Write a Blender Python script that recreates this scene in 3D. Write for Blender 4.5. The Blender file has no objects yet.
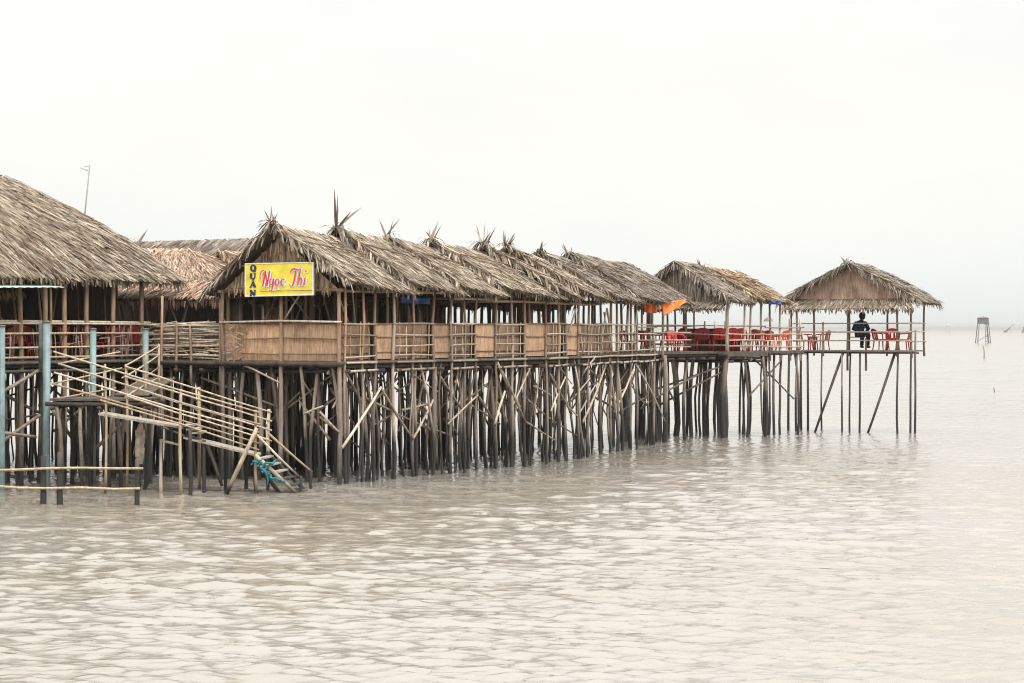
import bpy, math, random
import numpy as np
from mathutils import Vector, Matrix
random.seed(11)
rng = np.random.default_rng(5)
SC = bpy.context.scene
COL = SC.collection
V = Vector
R = random.uniform
CAM_H = 4.28
FPX = 2600.0
HOR = 329.0


def P(px, py, Y):
    """the point at depth Y seen at photo pixel px, py"""
    return V(((px - 512) * Y / FPX, Y, CAM_H - (py - HOR) * Y / FPX))


def G(px, z, Y):
    return V(((px - 512) * Y / FPX, Y, z))


# ------------------------------------------------------------------ materials
def new_mat(name):
    m = bpy.data.materials.new(name)
    m.use_nodes = True
    nt = m.node_tree
    b = nt.nodes['Principled BSDF']
    return m, nt, b


def nd(nt, t, **kw):
    n = nt.nodes.new(t)
    for k, v in kw.items():
        setattr(n, k, v)
    return n


def ramp(nt, stops):
    n = nt.nodes.new('ShaderNodeValToRGB')
    e = n.color_ramp.elements
    while len(e) < len(stops):
        e.new(0.5)
    for el, (p, c) in zip(e, stops):
        el.position = p
        el.color = (c[0], c[1], c[2], 1)
    return n


def noise(nt, scale, detail=4, rough=0.55, vec=None):
    n = nd(nt, 'ShaderNodeTexNoise')
    n.inputs['Scale'].default_value = scale
    n.inputs['Detail'].default_value = detail
    n.inputs['Roughness'].default_value = rough
    if vec is not None:
        nt.links.new(vec, n.inputs['Vector'])
    return n


def mix(nt, fac, a, b, mode='MIX'):
    n = nd(nt, 'ShaderNodeMix', data_type='RGBA', blend_type=mode)
    for sock, val in ((n.inputs[0], fac), (n.inputs[6], a), (n.inputs[7], b)):
        if isinstance(val, (int, float)):
            sock.default_value = val
        elif isinstance(val, tuple):
            sock.default_value = (*val, 1)
        else:
            nt.links.new(val, sock)
    return n.outputs[2]


def math_n(nt, op, a, b=None, clamp=False):
    n = nd(nt, 'ShaderNodeMath', operation=op, use_clamp=clamp)
    for i, val in enumerate((a, b)):
        if val is None:
            continue
        if isinstance(val, (int, float)):
            n.inputs[i].default_value = val
        else:
            nt.links.new(val, n.inputs[i])
    return n.outputs[0]


def thatch_mat(name, stops, patch=(0.6, 0.55, 0.5)):
    m, nt, b = new_mat(name)
    g = nd(nt, 'ShaderNodeNewGeometry')
    r = ramp(nt, stops)
    nt.links.new(g.outputs['Random Per Island'], r.inputs[0])
    n = noise(nt, 1.1, 5, 0.65, g.outputs['Position'])
    rr = ramp(nt, [(0.35, patch), (0.62, (1, 1, 1))])
    nt.links.new(n.outputs[0], rr.inputs[0])
    c = mix(nt, 1.0, r.outputs[0], rr.outputs[0], 'MULTIPLY')
    n2 = noise(nt, 22, 3, 0.6, g.outputs['Position'])
    r2 = ramp(nt, [(0.3, (0.7, 0.68, 0.66)), (0.7, (1.15, 1.13, 1.1))])
    nt.links.new(n2.outputs[0], r2.inputs[0])
    c = mix(nt, 1.0, c, r2.outputs[0], 'MULTIPLY')
    nt.links.new(c, b.inputs['Base Color'])
    b.inputs['Roughness'].default_value = 0.85
    b.inputs['Specular IOR Level'].default_value = 0.2
    return m


def pole_mat(name, stops, wet=True, wetz=1.25, grey_below=None):
    """timber and bamboo: each pole its own tone, dark and slimy where the tide reaches"""
    m, nt, b = new_mat(name)
    oi = nd(nt, 'ShaderNodeObjectInfo')
    g = nd(nt, 'ShaderNodeNewGeometry')
    s = math_n(nt, 'FRACT', math_n(nt, 'ADD', oi.outputs['Random'], g.outputs['Random Per Island']))
    r = ramp(nt, stops)
    nt.links.new(s, r.inputs[0])
    mp = nd(nt, 'ShaderNodeMapping')
    mp.inputs['Scale'].default_value = (1, 1, 0.12)
    nt.links.new(g.outputs['Position'], mp.inputs['Vector'])
    n = noise(nt, 14, 4, 0.65, mp.outputs[0])
    rr = ramp(nt, [(0.3, (0.5, 0.47, 0.45)), (0.68, (1.15, 1.12, 1.1))])
    nt.links.new(n.outputs[0], rr.inputs[0])
    c = mix(nt, 1.0, r.outputs[0], rr.outputs[0], 'MULTIPLY')
    if wet:
        sx = nd(nt, 'ShaderNodeSeparateXYZ')
        nt.links.new(g.outputs['Position'], sx.inputs[0])
        nn = noise(nt, 1.3, 3, 0.6, g.outputs['Position'])
        z = math_n(nt, 'ADD', sx.outputs[2], math_n(nt, 'MULTIPLY', math_n(nt, 'SUBTRACT', nn.outputs[0], 0.5), 1.4))
        z = math_n(nt, 'ADD', z, math_n(nt, 'MULTIPLY', math_n(nt, 'SUBTRACT', oi.outputs['Random'], 0.5), 1.1))
        if grey_below:
            mg = nd(nt, 'ShaderNodeMapRange')
            mg.inputs['From Min'].default_value = grey_below - 0.5
            mg.inputs['From Max'].default_value = grey_below + 0.5
            nt.links.new(sx.outputs[2], mg.inputs['Value'])
            hs = nd(nt, 'ShaderNodeHueSaturation')
            hs.inputs['Saturation'].default_value = 0.55
            hs.inputs['Value'].default_value = 0.85
            nt.links.new(c, hs.inputs['Color'])
            c = mix(nt, mg.outputs[0], hs.outputs[0], c)
        mr = nd(nt, 'ShaderNodeMapRange')
        mr.inputs['From Min'].default_value = wetz - 0.25
        mr.inputs['From Max'].default_value = wetz + 0.45
        nt.links.new(z, mr.inputs['Value'])
        c = mix(nt, mr.outputs[0], (0.030, 0.028, 0.026), c)
    nt.links.new(c, b.inputs['Base Color'])
    b.inputs['Roughness'].default_value = 0.7
    b.inputs['Specular IOR Level'].default_value = 0.3
    return m


def flat_mat(name, col, rough=0.6, var=0.25, scale=3.0, spec=0.4):
    m, nt, b = new_mat(name)
    g = nd(nt, 'ShaderNodeNewGeometry')
    n = noise(nt, scale, 5, 0.6, g.outputs['Position'])
    lo = tuple(c * (1 - var) for c in col)
    hi = tuple(min(1, c * (1 + var)) for c in col)
    r = ramp(nt, [(0.3, lo), (0.7, hi)])
    nt.links.new(n.outputs[0], r.inputs[0])
    nt.links.new(r.outputs[0], b.inputs['Base Color'])
    b.inputs['Roughness'].default_value = rough
    b.inputs['Specular IOR Level'].default_value = spec
    return m


def mat_mat(name, col):
    """split bamboo matting: fine weave, blotches, a tone for each panel"""
    m, nt, b = new_mat(name)
    g = nd(nt, 'ShaderNodeNewGeometry')
    oi = nd(nt, 'ShaderNodeObjectInfo')
    mp = nd(nt, 'ShaderNodeMapping')
    mp.inputs['Scale'].default_value = (1, 1, 0.08)
    nt.links.new(g.outputs['Position'], mp.inputs['Vector'])
    n = noise(nt, 26, 3, 0.6, mp.outputs[0])
    r = ramp(nt, [(0.32, tuple(c * 0.6 for c in col)), (0.68, tuple(c * 1.25 for c in col))])
    nt.links.new(n.outputs[0], r.inputs[0])
    n2 = noise(nt, 1.6, 5, 0.65, g.outputs['Position'])
    r2 = ramp(nt, [(0.32, (0.56, 0.51, 0.47)), (0.5, (0.95, 0.93, 0.91)), (0.68, (1.12, 1.10, 1.08))])
    nt.links.new(n2.outputs[0], r2.inputs[0])
    c = mix(nt, 1.0, r.outputs[0], r2.outputs[0], 'MULTIPLY')
    r3 = ramp(nt, [(0.0, (0.74, 0.73, 0.74)), (1.0, (1.08, 1.05, 1.0))])
    nt.links.new(oi.outputs['Random'], r3.inputs[0])
    c = mix(nt, 1.0, c, r3.outputs[0], 'MULTIPLY')
    nt.links.new(c, b.inputs['Base Color'])
    b.inputs['Roughness'].default_value = 0.75
    b.inputs['Specular IOR Level'].default_value = 0.25
    return m


M = {}
M['thatch'] = thatch_mat('thatch_straw', [(0.0, (0.12, 0.098, 0.077)), (0.2, (0.25, 0.208, 0.162)), (0.7, (0.39, 0.330, 0.262)), (1.0, (0.60, 0.53, 0.44))])
M['thatch_grey'] = thatch_mat('thatch_weathered', [(0.0, (0.095, 0.080, 0.068)), (0.25, (0.19, 0.162, 0.136)), (0.75, (0.29, 0.252, 0.215)), (1.0, (0.45, 0.40, 0.345))])
M['thatch_red'] = thatch_mat('thatch_fresh_leaf', [(0.0, (0.20, 0.125, 0.092)), (0.3, (0.36, 0.24, 0.18)), (0.7, (0.50, 0.36, 0.275)), (1.0, (0.62, 0.50, 0.385))], (0.75, 0.7, 0.66))
M['thatch_gold'] = thatch_mat('thatch_gold', [(0.0, (0.13, 0.09, 0.055)), (0.3, (0.28, 0.205, 0.13)), (0.7, (0.43, 0.33, 0.225)), (1.0, (0.58, 0.47, 0.34))])
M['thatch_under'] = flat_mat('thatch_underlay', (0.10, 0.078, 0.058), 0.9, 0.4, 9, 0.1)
M['stilt'] = pole_mat('stilt_timber', [(0.0, (0.15, 0.12, 0.095)), (0.4, (0.25, 0.205, 0.165)), (0.75, (0.35, 0.295, 0.24)), (1.0, (0.46, 0.40, 0.33))], wetz=1.0)
M['stilt_dark'] = pole_mat('stilt_dark_timber', [(0.0, (0.065, 0.055, 0.046)), (0.5, (0.12, 0.10, 0.082)), (0.85, (0.19, 0.155, 0.125)), (1.0, (0.28, 0.235, 0.19))], wetz=1.35)
M['post'] = pole_mat('post_timber', [(0.0, (0.17, 0.125, 0.09)), (0.4, (0.27, 0.185, 0.125)), (0.75, (0.36, 0.235, 0.15)), (1.0, (0.45, 0.36, 0.27))], wetz=1.0, grey_below=3.3)
M['bamboo'] = pole_mat('pale_bamboo', [(0.0, (0.38, 0.315, 0.225)), (0.5, (0.52, 0.445, 0.335)), (1.0, (0.64, 0.57, 0.46))], wetz=0.35)
M['gold_bamboo'] = pole_mat('gold_bamboo', [(0.0, (0.28, 0.205, 0.125)), (0.5, (0.43, 0.345, 0.235)), (1.0, (0.58, 0.50, 0.385))], wetz=0.3)
M['dry_bamboo'] = pole_mat('dry_bamboo', [(0.0, (0.32, 0.25, 0.15)), (0.5, (0.42, 0.34, 0.22)), (1.0, (0.5, 0.42, 0.29))], wet=False)
M['rail'] = pole_mat('rail_wood', [(0.0, (0.24, 0.19, 0.145)), (0.5, (0.38, 0.315, 0.25)), (1.0, (0.53, 0.465, 0.385))], wet=False)
M['deck'] = flat_mat('deck_boards', (0.085, 0.072, 0.060), 0.8, 0.45, 6, 0.2)
M['deck_pale'] = flat_mat('pale_boards', (0.27, 0.24, 0.20), 0.8, 0.5, 9, 0.2)
M['dark_wood'] = flat_mat('dark_wood', (0.055, 0.045, 0.037), 0.8, 0.5, 5, 0.2)
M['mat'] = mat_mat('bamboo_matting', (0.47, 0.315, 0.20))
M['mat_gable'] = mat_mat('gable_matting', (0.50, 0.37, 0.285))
M['mat_shaded'] = mat_mat('shaded_matting', (0.30, 0.20, 0.14))  # matting behind the lattice, its shade put into a darker base colour
M['mat_dark'] = mat_mat('shade_dark_matting', (0.13, 0.095, 0.07))  # interior walls: the shade inside the huts put into a dark colour
M['batten'] = flat_mat('batten_wood', (0.17, 0.105, 0.065), 0.7, 0.3, 6, 0.3)
M['pipe'] = flat_mat('teal_plastic_pipe', (0.135, 0.195, 0.195), 0.5, 0.35, 2.5, 0.5)
M['pipe_old'] = flat_mat('weathered_pipe', (0.11, 0.115, 0.105), 0.7, 0.4, 6, 0.3)
M['red'] = flat_mat('red_plastic', (0.44, 0.022, 0.02), 0.35, 0.18, 1.2, 0.5)
M['red_dark'] = flat_mat('dark_red_plastic', (0.33, 0.02, 0.022), 0.4, 0.25, 1.2, 0.5)  # the darker of two reds for the chairs
M['orange_red'] = flat_mat('orange_red_plastic', (0.62, 0.08, 0.035), 0.35, 0.12, 1.2, 0.5)
M['orange'] = flat_mat('orange_tarp', (0.85, 0.20, 0.03), 0.55, 0.15, 4, 0.4)
M['blue'] = flat_mat('blue_tarp', (0.06, 0.17, 0.42), 0.5, 0.2, 4, 0.4)
M['blue_deep'] = flat_mat('deep_blue_tarp', (0.02, 0.06, 0.26), 0.5, 0.2, 4, 0.4)
M['green'] = flat_mat('pale_green_sheet', (0.34, 0.46, 0.40), 0.5, 0.15, 3, 0.4)
M['teal'] = flat_mat('teal_cloth', (0.025, 0.16, 0.18), 0.7, 0.2, 6, 0.3)
M['sign_yellow'] = flat_mat('sign_yellow', (0.66, 0.535, 0.055), 0.5, 0.2, 3, 0.4)
M['sign_frame'] = flat_mat('sign_frame', (0.62, 0.62, 0.58), 0.5, 0.1, 4, 0.4)
M['navy'] = flat_mat('navy_paint', (0.025, 0.03, 0.10), 0.5, 0.1, 4, 0.3)
M['sign_red'] = flat_mat('sign_red', (0.62, 0.03, 0.06), 0.5, 0.1, 4, 0.3)
M['sign_pale'] = flat_mat('sign_pale_blue', (0.58, 0.70, 0.72), 0.5, 0.08, 4, 0.3)
M['steel'] = flat_mat('grey_metal', (0.24, 0.22, 0.22), 0.5, 0.2, 3, 0.4)
M['tower'] = flat_mat('hazed_timber', (0.135, 0.125, 0.135), 0.8, 0.3, 0.6, 0.2)  # greyed and lightened, part of the distance haze put into the colour
M['skin'] = flat_mat('skin', (0.36, 0.21, 0.14), 0.55, 0.1, 6, 0.35)
M['hair'] = flat_mat('black_hair', (0.014, 0.012, 0.014), 0.5, 0.3, 20, 0.4)
M['navy_cloth'] = flat_mat('navy_cloth', (0.018, 0.028, 0.05), 0.8, 0.3, 8, 0.2)
M['pale_cloth'] = flat_mat('pale_cloth', (0.40, 0.38, 0.40), 0.85, 0.12, 5, 0.2)
M['rag'] = flat_mat('old_sacking', (0.46, 0.39, 0.32), 0.9, 0.35, 7, 0.1)
M['haze_pale'] = flat_mat('haze_pale_timber', (0.46, 0.45, 0.45), 0.8, 0.15, 0.3, 0.2)  # far watch hut: its fading in haze put into a pale colour
M['hat'] = flat_mat('grey_palm_hat', (0.27, 0.24, 0.25), 0.8, 0.15, 8, 0.2)


# ------------------------------------------------------------------ mesh builder
class MB:
    def __init__(self):
        self.v = []
        self.f = []

    def face(self, *pts):
        n = len(self.v)
        self.v += [tuple(p) for p in pts]
        self.f.append(tuple(range(n, n + len(pts))))

    def tube(self, pts, r0, r1=None, n=7):
        r1 = r0 if r1 is None else r1
        base = len(self.v)
        m = len(pts)
        for i, p in enumerate(pts):
            a = pts[max(0, i - 1)]
            b = pts[min(m - 1, i + 1)]
            d = (b - a)
            if d.length < 1e-6:
                d = V((0, 0, 1))
            d.normalize()
            s = d.cross(V((0, 0, 1)) if abs(d.z) < 0.9 else V((1, 0, 0))).normalized()
            t = d.cross(s)
            r = r0 + (r1 - r0) * i / (m - 1)
            for k in range(n):
                an = 2 * math.pi * k / n
                self.v.append(tuple(p + s * (r * math.cos(an)) + t * (r * math.sin(an))))
        for i in range(m - 1):
            for k in range(n):
                a = base + i * n + k
                b = base + i * n + (k + 1) % n
                self.f.append((a, b, b + n, a + n))
        self.f.append(tuple(base + k for k in reversed(range(n))))
        self.f.append(tuple(base + (m - 1) * n + k for k in range(n)))

    def pole(self, a, b, r=0.04, bend=0.03, seg=4, taper=0.8, n=7):
        a, b = V(a), V(b)
        d = b - a
        L = d.length
        s = d.normalized().cross(V((0.3, 0.5, 0.8))).normalized()
        t = d.normalized().cross(s)
        ph = R(0, 6.28)
        pts = []
        for i in range(seg + 1):
            k = i / seg
            w = math.sin(math.pi * k) * bend * L * 0.35
            j = 0 if i in (0, seg) else bend * 0.22
            pts.append(a + d * k + s * (w * math.cos(ph) + R(-j, j)) + t * (w * math.sin(ph) + R(-j, j)))
        self.tube(pts, r, r * taper, n)

    def box(self, c, x, y, z):
        """centre and three half-axis vectors"""
        c, x, y, z = V(c), V(x), V(y), V(z)
        n = len(self.v)
        for sz in (-1, 1):
            for sx, sy in ((-1, -1), (1, -1), (1, 1), (-1, 1)):
                self.v.append(tuple(c + x * sx + y * sy + z * sz))
        for q in ((3, 2, 1, 0), (4, 5, 6, 7), (0, 1, 5, 4), (1, 2, 6, 5), (2, 3, 7, 6), (3, 0, 4, 7)):
            self.f.append(tuple(n + i for i in q))

    def slab(self, pts, th):
        """polygon given counter-clockwise on top, extruded down by th (a vector or height)"""
        dv = V((0, 0, -th)) if isinstance(th, (int, float)) else V(th)
        n = len(self.v)
        k = len(pts)
        self.v += [tuple(V(p)) for p in pts] + [tuple(V(p) + dv) for p in pts]
        self.f.append(tuple(range(n, n + k)))
        self.f.append(tuple(reversed(range(n + k, n + 2 * k))))
        for i in range(k):
            j = (i + 1) % k
            self.f.append((n + i, n + k + i, n + k + j, n + j))

    def strip(self, p, d, side, L, w, nrm, lift=0.0, droop=0.0, tip=0.35):
        """one dry leaf: two-segment blade"""
        b = len(self.v)
        for k, ww in ((0, 0.8), (0.5, 1.0), (1.0, tip)):
            q = p + d * (L * k) + nrm * (lift * k * (1.5 - k * 0.5)) + V((0, 0, -droop * k * k))
            self.v.append(tuple(q - side * (w * ww / 2)))
            self.v.append(tuple(q + side * (w * ww / 2)))
        self.f += [(b, b + 1, b + 3, b + 2), (b + 2, b + 3, b + 5, b + 4)]

    def build(self, name, mat, parent=None, smooth=False, loc=None):
        me = bpy.data.meshes.new(name)
        o0 = V((0, 0, 0))
        if parent is not None:
            o0 = world_loc(parent)
        elif loc is not None:
            o0 = V(loc)
        arr = np.array(self.v, dtype=float) - np.array(o0)
        me.from_pydata(arr.tolist(), [], self.f)
        me.materials.append(mat)
        if smooth:
            me.polygons.foreach_set('use_smooth', [True] * len(me.polygons))
        me.update()
        o = bpy.data.objects.new(name, me)
        COL.objects.link(o)
        if parent is not None:
            o.parent = parent
        elif loc is not None:
            o.location = loc
        return o


def world_loc(o):
    p = V(o.location)
    while o.parent is not None:
        o = o.parent
        p = p + V(o.location)
    return p


def tag(o, label=None, cat=None, group=None, kind=None):
    if label:
        o['label'] = label
    if cat:
        o['category'] = cat
    if group:
        o['group'] = group
    if kind:
        o['kind'] = kind
    return o


def thing(name, label, cat, loc, group=None):
    o = bpy.data.objects.new(name, None)
    COL.objects.link(o)
    o.location = loc
    o.empty_display_size = 0.3
    return tag(o, label, cat, group)


def one_pole(name, parent, mat, a, b, r, bend=0.03, seg=4, taper=0.8):
    m = MB()
    m.pole(a, b, r, bend, seg, taper)
    return m.build(name, mat, parent, True)


# ------------------------------------------------------------------ frames along the pier
A = V((-4.75, 71.8))
B = V((1.14, 82.4))
C = V((5.4, 96.8))
D = V((8.45, 102.0))
UD = V((0.68, 0.733)).normalized()
LINE = [A, B, C, D, D + UD * 4.6]
CUM = [0]
for i in range(len(LINE) - 1):
    CUM.append(CUM[-1] + (LINE[i + 1] - LINE[i]).length)
T_B, T_C, T_D, T_E = CUM[1:]


def F(t):
    for i in range(len(LINE) - 1):
        if t <= CUM[i + 1] or i == len(LINE) - 2:
            k = (t - CUM[i]) / (CUM[i + 1] - CUM[i])
            return LINE[i] + (LINE[i + 1] - LINE[i]) * k


def t_at(px):
    lo, hi = -6.0, T_E + 3
    for _ in range(50):
        m = (lo + hi) / 2
        p = F(m)
        if p.x / p.y * FPX + 512 < px:
            lo = m
        else:
            hi = m
    return lo


class Frame:
    """u runs along the eave, v runs back from it (to the left as one looks along u)"""

    def __init__(self, o, u):
        self.o = V((o[0], o[1]))
        self.u = V((u[0], u[1])).normalized()
        self.w = V((-self.u.y, self.u.x))

    def __call__(self, s, v, z):
        p = self.o + self.u * s + self.w * v
        return V((p.x, p.y, z))

    @property
    def U(self):
        return V((self.u.x, self.u.y, 0))

    @property
    def W(self):
        return V((self.w.x, self.w.y, 0))


U0 = (B - A).normalized()
W0 = V((-U0.y, U0.x))
DECK = 3.40


# ------------------------------------------------------------------ thatch
def plane_pt(q, a, b):
    E0, E1, R1, R0 = q
    return E0.lerp(E1, a).lerp(R0.lerp(R1, a), b)


def thatch_plane(mb, q, dens=60, L=(0.3, 0.75), w=(0.012, 0.036), skew=0.24, lift=0.05, over=True, bulge=0.0, course=0.42):
    """leaves laid in overlapping courses from the eave up: q = eave start, eave end, ridge end, ridge start"""
    E0, E1, R1, R0 = q
    nrm = (E1 - E0).cross(R0.lerp(R1, 0.5) - E0.lerp(E1, 0.5)).normalized()
    if nrm.z < 0:
        nrm = -nrm
    slope = (R0.lerp(R1, 0.5) - E0.lerp(E1, 0.5)).length
    width = (E1 - E0).length
    topw = (R1 - R0).length
    n = int(dens * 2.7 * slope * (width + topw) / 2)
    side = (E1 - E0).normalized()
    nc = max(2, int(slope / course))
    for i in range(n):
        while True:
            a, b = random.random(), random.random()
            if random.random() * width <= width + (topw - width) * b:
                break
        b = (math.floor(b * nc) + abs(random.gauss(0.15, 0.35))) / nc
        b = min(b + 0.12 / slope, 1.0)
        p = plane_pt(q, a, b)
        d = (plane_pt(q, a, 0) - plane_pt(q, a, 1)).normalized()
        d = (d + side * random.gauss(0, skew)).normalized()
        bl = bulge * math.sin(math.pi * min(1, b)) if bulge else 0
        ln = R(*L)
        if b * slope < ln * 0.6:
            ln = min(ln, b * slope + R(0.08, 0.30))
        messy = random.random() < 0.06
        sd = (side + nrm * random.gauss(0, 0.45)).normalized()
        mb.strip(p + nrm * (bl + R(0.0, 0.035)), d, sd, ln, R(*w), nrm,
                 lift * R(0.2, 1.3) + (R(0.03, 0.12) if messy else 0), R(0, 0.03), R(0.2, 0.7))


def slab_plane(mb, q, th=0.11, bulge=0.0, na=8, nb=6):
    E0, E1, R1, R0 = q
    nrm = (E1 - E0).cross(R0.lerp(R1, 0.5) - E0.lerp(E1, 0.5)).normalized()
    if nrm.z < 0:
        nrm = -nrm
    top, bot = [], []
    for j in range(nb + 1):
        for i in range(na + 1):
            a, b = i / na, j / nb
            p = plane_pt(q, a, b) + nrm * (bulge * math.sin(math.pi * b) + R(-0.02, 0.02))
            top.append(p)
            bot.append(p - nrm * th)
    n = len(mb.v)
    mb.v += [tuple(p) for p in top + bot]
    k = len(top)
    w = na + 1
    for j in range(nb):
        for i in range(na):
            t = (n + j * w + i, n + j * w + i + 1, n + (j + 1) * w + i + 1, n + (j + 1) * w + i)
            mb.f.append(t)
            mb.f.append(tuple(x + k for x in reversed(t)))
    edge = [i for i in range(na)] + [na + w * j for j in range(nb)] + [nb * w + na - i for i in range(na)] + [(nb - j) * w for j in range(nb)]
    for x in range(len(edge)):
        a, b = n + edge[x], n + edge[(x + 1) % len(edge)]
        mb.f.append((b, a, a + k, b + k))


def eave_fringe(mb, E0, E1, inward, per_m=30, L=(0.06, 0.22)):
    d = (E1 - E0)
    for i in range(int(d.length * per_m)):
        p = E0.lerp(E1, random.random()) + inward * R(0.0, 0.28) + V((0, 0, R(-0.06, 0.06)))
        dn = V((R(-0.25, 0.25), R(-0.25, 0.25), -1)).normalized()
        sd = (d.normalized() + V((R(-.5, .5), R(-.5, .5), 0))).normalized()
        mb.strip(p, dn, sd, R(*L), R(0.03, 0.08), V((0, 0, 0)), 0, 0, R(0.2, 0.8))


def rake_fringe(mb, Rp, Ep, out, per_m=44, L=(0.18, 0.5), inside=None):
    """leaf ends hanging off the sloping edge of a gable"""
    d = Ep - Rp
    dn = d.normalized()
    for i in range(int(d.length * per_m)):
        k = random.random()
        p = Rp.lerp(Ep, k) + out * R(-0.14, 0.06) + V((0, 0, R(-0.05, 0.10)))
        dr = (out * R(-0.1, 0.7) + dn * R(0.1, 1.0) + V((0, 0, -1)) * R(0.2, 1.1)).normalized()
        sd = (dn + V((R(-.5, .5), R(-.5, .5), R(-.4, .4)))).normalized()
        mb.strip(p, dr, sd, R(*L), R(0.035, 0.085), V((0, 0, 1)), R(0, 0.06), R(0, 0.1), R(0.15, 0.6))


def tuft(name, parent, p, n, L, mat, spread=1.0, axis=None):
    """dry fronds tied at the end of a ridge, sticking up"""
    mb = MB()
    for i in range(max(4, int(n * .7))):
        an = R(0, 6.28)
        el = R(0.7, 1.5) / spread
        d = V((math.cos(an) * math.cos(el), math.sin(an) * math.cos(el), math.sin(el))).normalized()
        ln = R(*L) * 1.25
        sd = d.cross(V((R(-1, 1), R(-1, 1), R(-.3, .3)))).normalized()
        q = V(p) + V((R(-.08, .08), R(-.08, .08), -0.06))
        b = len(mb.v)
        w = R(0.04, 0.085)
        for k, ww in ((0, 0.7), (0.3, 1.0), (0.65, 0.7), (1.0, 0.08)):
            c = q + d * (ln * k) + V((0, 0, -0.22 * ln * k * k)) * (1.2 - d.z)
            mb.v.append(tuple(c - sd * (w * ww / 2)))
            mb.v.append(tuple(c + sd * (w * ww / 2)))
        for j in range(3):
            mb.f.append((b + 2 * j, b + 2 * j + 1, b + 2 * j + 3, b + 2 * j + 2))
    for i in range(n * 3):          # the drooping skirt of the bundle
        an = R(0, 6.28)
        d = V((math.cos(an), math.sin(an), R(-0.9, 0.2))).normalized()
        sd = d.cross(V((0, 0, 1))).normalized()
        mb.strip(V(p) + V((R(-.2, .2), R(-.2, .2), R(-.05, .1))), d, sd, R(0.25, 0.6), R(0.03, 0.07), V((0, 0, 1)), R(0, .1), R(.05, .25), .2)
    return mb.build(name, mat, parent)


def gable_roof(root, fr, s0, s1, v0, vr, v1, ze0, zr, ze1, mat='thatch', dens=62, tilt=0.13, fringe0=True, fringe1=False, tuft0=None, tuft1=None, lash=True, bulge=0.05, ovr=0.0):
    """two slopes with the ridge along u; the start end rides over its neighbour by tilt"""
    rs = s0 - ovr
    E0, E1 = fr(s0, v0, ze0 + tilt), fr(s1, v0, ze0)
    R0, R1 = fr(rs, vr, zr + tilt), fr(s1, vr, zr)
    K0, K1 = fr(s0, v1, ze1 + tilt), fr(s1, v1, ze1)
    sl = MB()
    slab_plane(sl, (E0, E1, R1, R0), bulge=bulge)
    slab_plane(sl, (K1, K0, R0, R1), bulge=bulge)
    roof = sl.build('thatch_roof', M['thatch_under'], root)
    lf = MB()
    thatch_plane(lf, (E0, E1, R1, R0), dens, bulge=bulge)
    thatch_plane(lf, (K1, K0, R0, R1), dens * 0.45, bulge=bulge)
    # ridge cap: leaves folded over the ridge
    for i in range(int((s1 - s0) * 70)):
        p = R0.lerp(R1, random.random()) + V((0, 0, R(0.0, 0.07)))
        sgn = 1 if random.random() < 0.7 else -1
        base = (E0 - R0) if sgn > 0 else (K0 - R0)
        d = (base.normalized() + fr.U * random.gauss(0, 0.25)).normalized()
        lf.strip(p, d, (fr.U + V((0, 0, R(-.3, .3)))).normalized(), R(0.3, 0.65), R(0.04, 0.09), V((0, 0, 1)), R(0.0, 0.05), 0, R(.2, .7))
    eave_fringe(lf, E0, E1, fr.W)
    eave_fringe(lf, K0, K1, -fr.W, 12)
    lf.build('thatch_leaves', M[mat], roof)
    if fringe0:
        fm = MB()
        rake_fringe(fm, R0, E0, -fr.U)
        rake_fringe(fm, R0, K0, -fr.U)
        fm.build('rake_fringe', M[mat], roof)
    if fringe1:
        fm = MB()
        rake_fringe(fm, R1, E1, fr.U)
        rake_fringe(fm, R1, K1, fr.U)
        fm.build('rake_fringe', M[mat], roof)
    if tuft0:
        tuft('ridge_tuft', roof, R0 + V((0, 0, 0.05)), tuft0[0], tuft0[1], M['thatch_grey'])
    if tuft1:
        tuft('ridge_tuft', roof, R1 + V((0, 0, 0.05)), tuft1[0], tuft1[1], M['thatch_grey'])
    if lash:
        nrm = (E1 - E0).cross(R0 - E0).normalized()
        for kk in (0.62,):
            a, b = E0.lerp(R0, kk), E1.lerp(R1, kk)
            one_pole('lashing_pole', roof, M['batten'], a + nrm * (0.10 + bulge), b + nrm * (0.09 + bulge), 0.022, 0.03, 5)
    return roof


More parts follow.
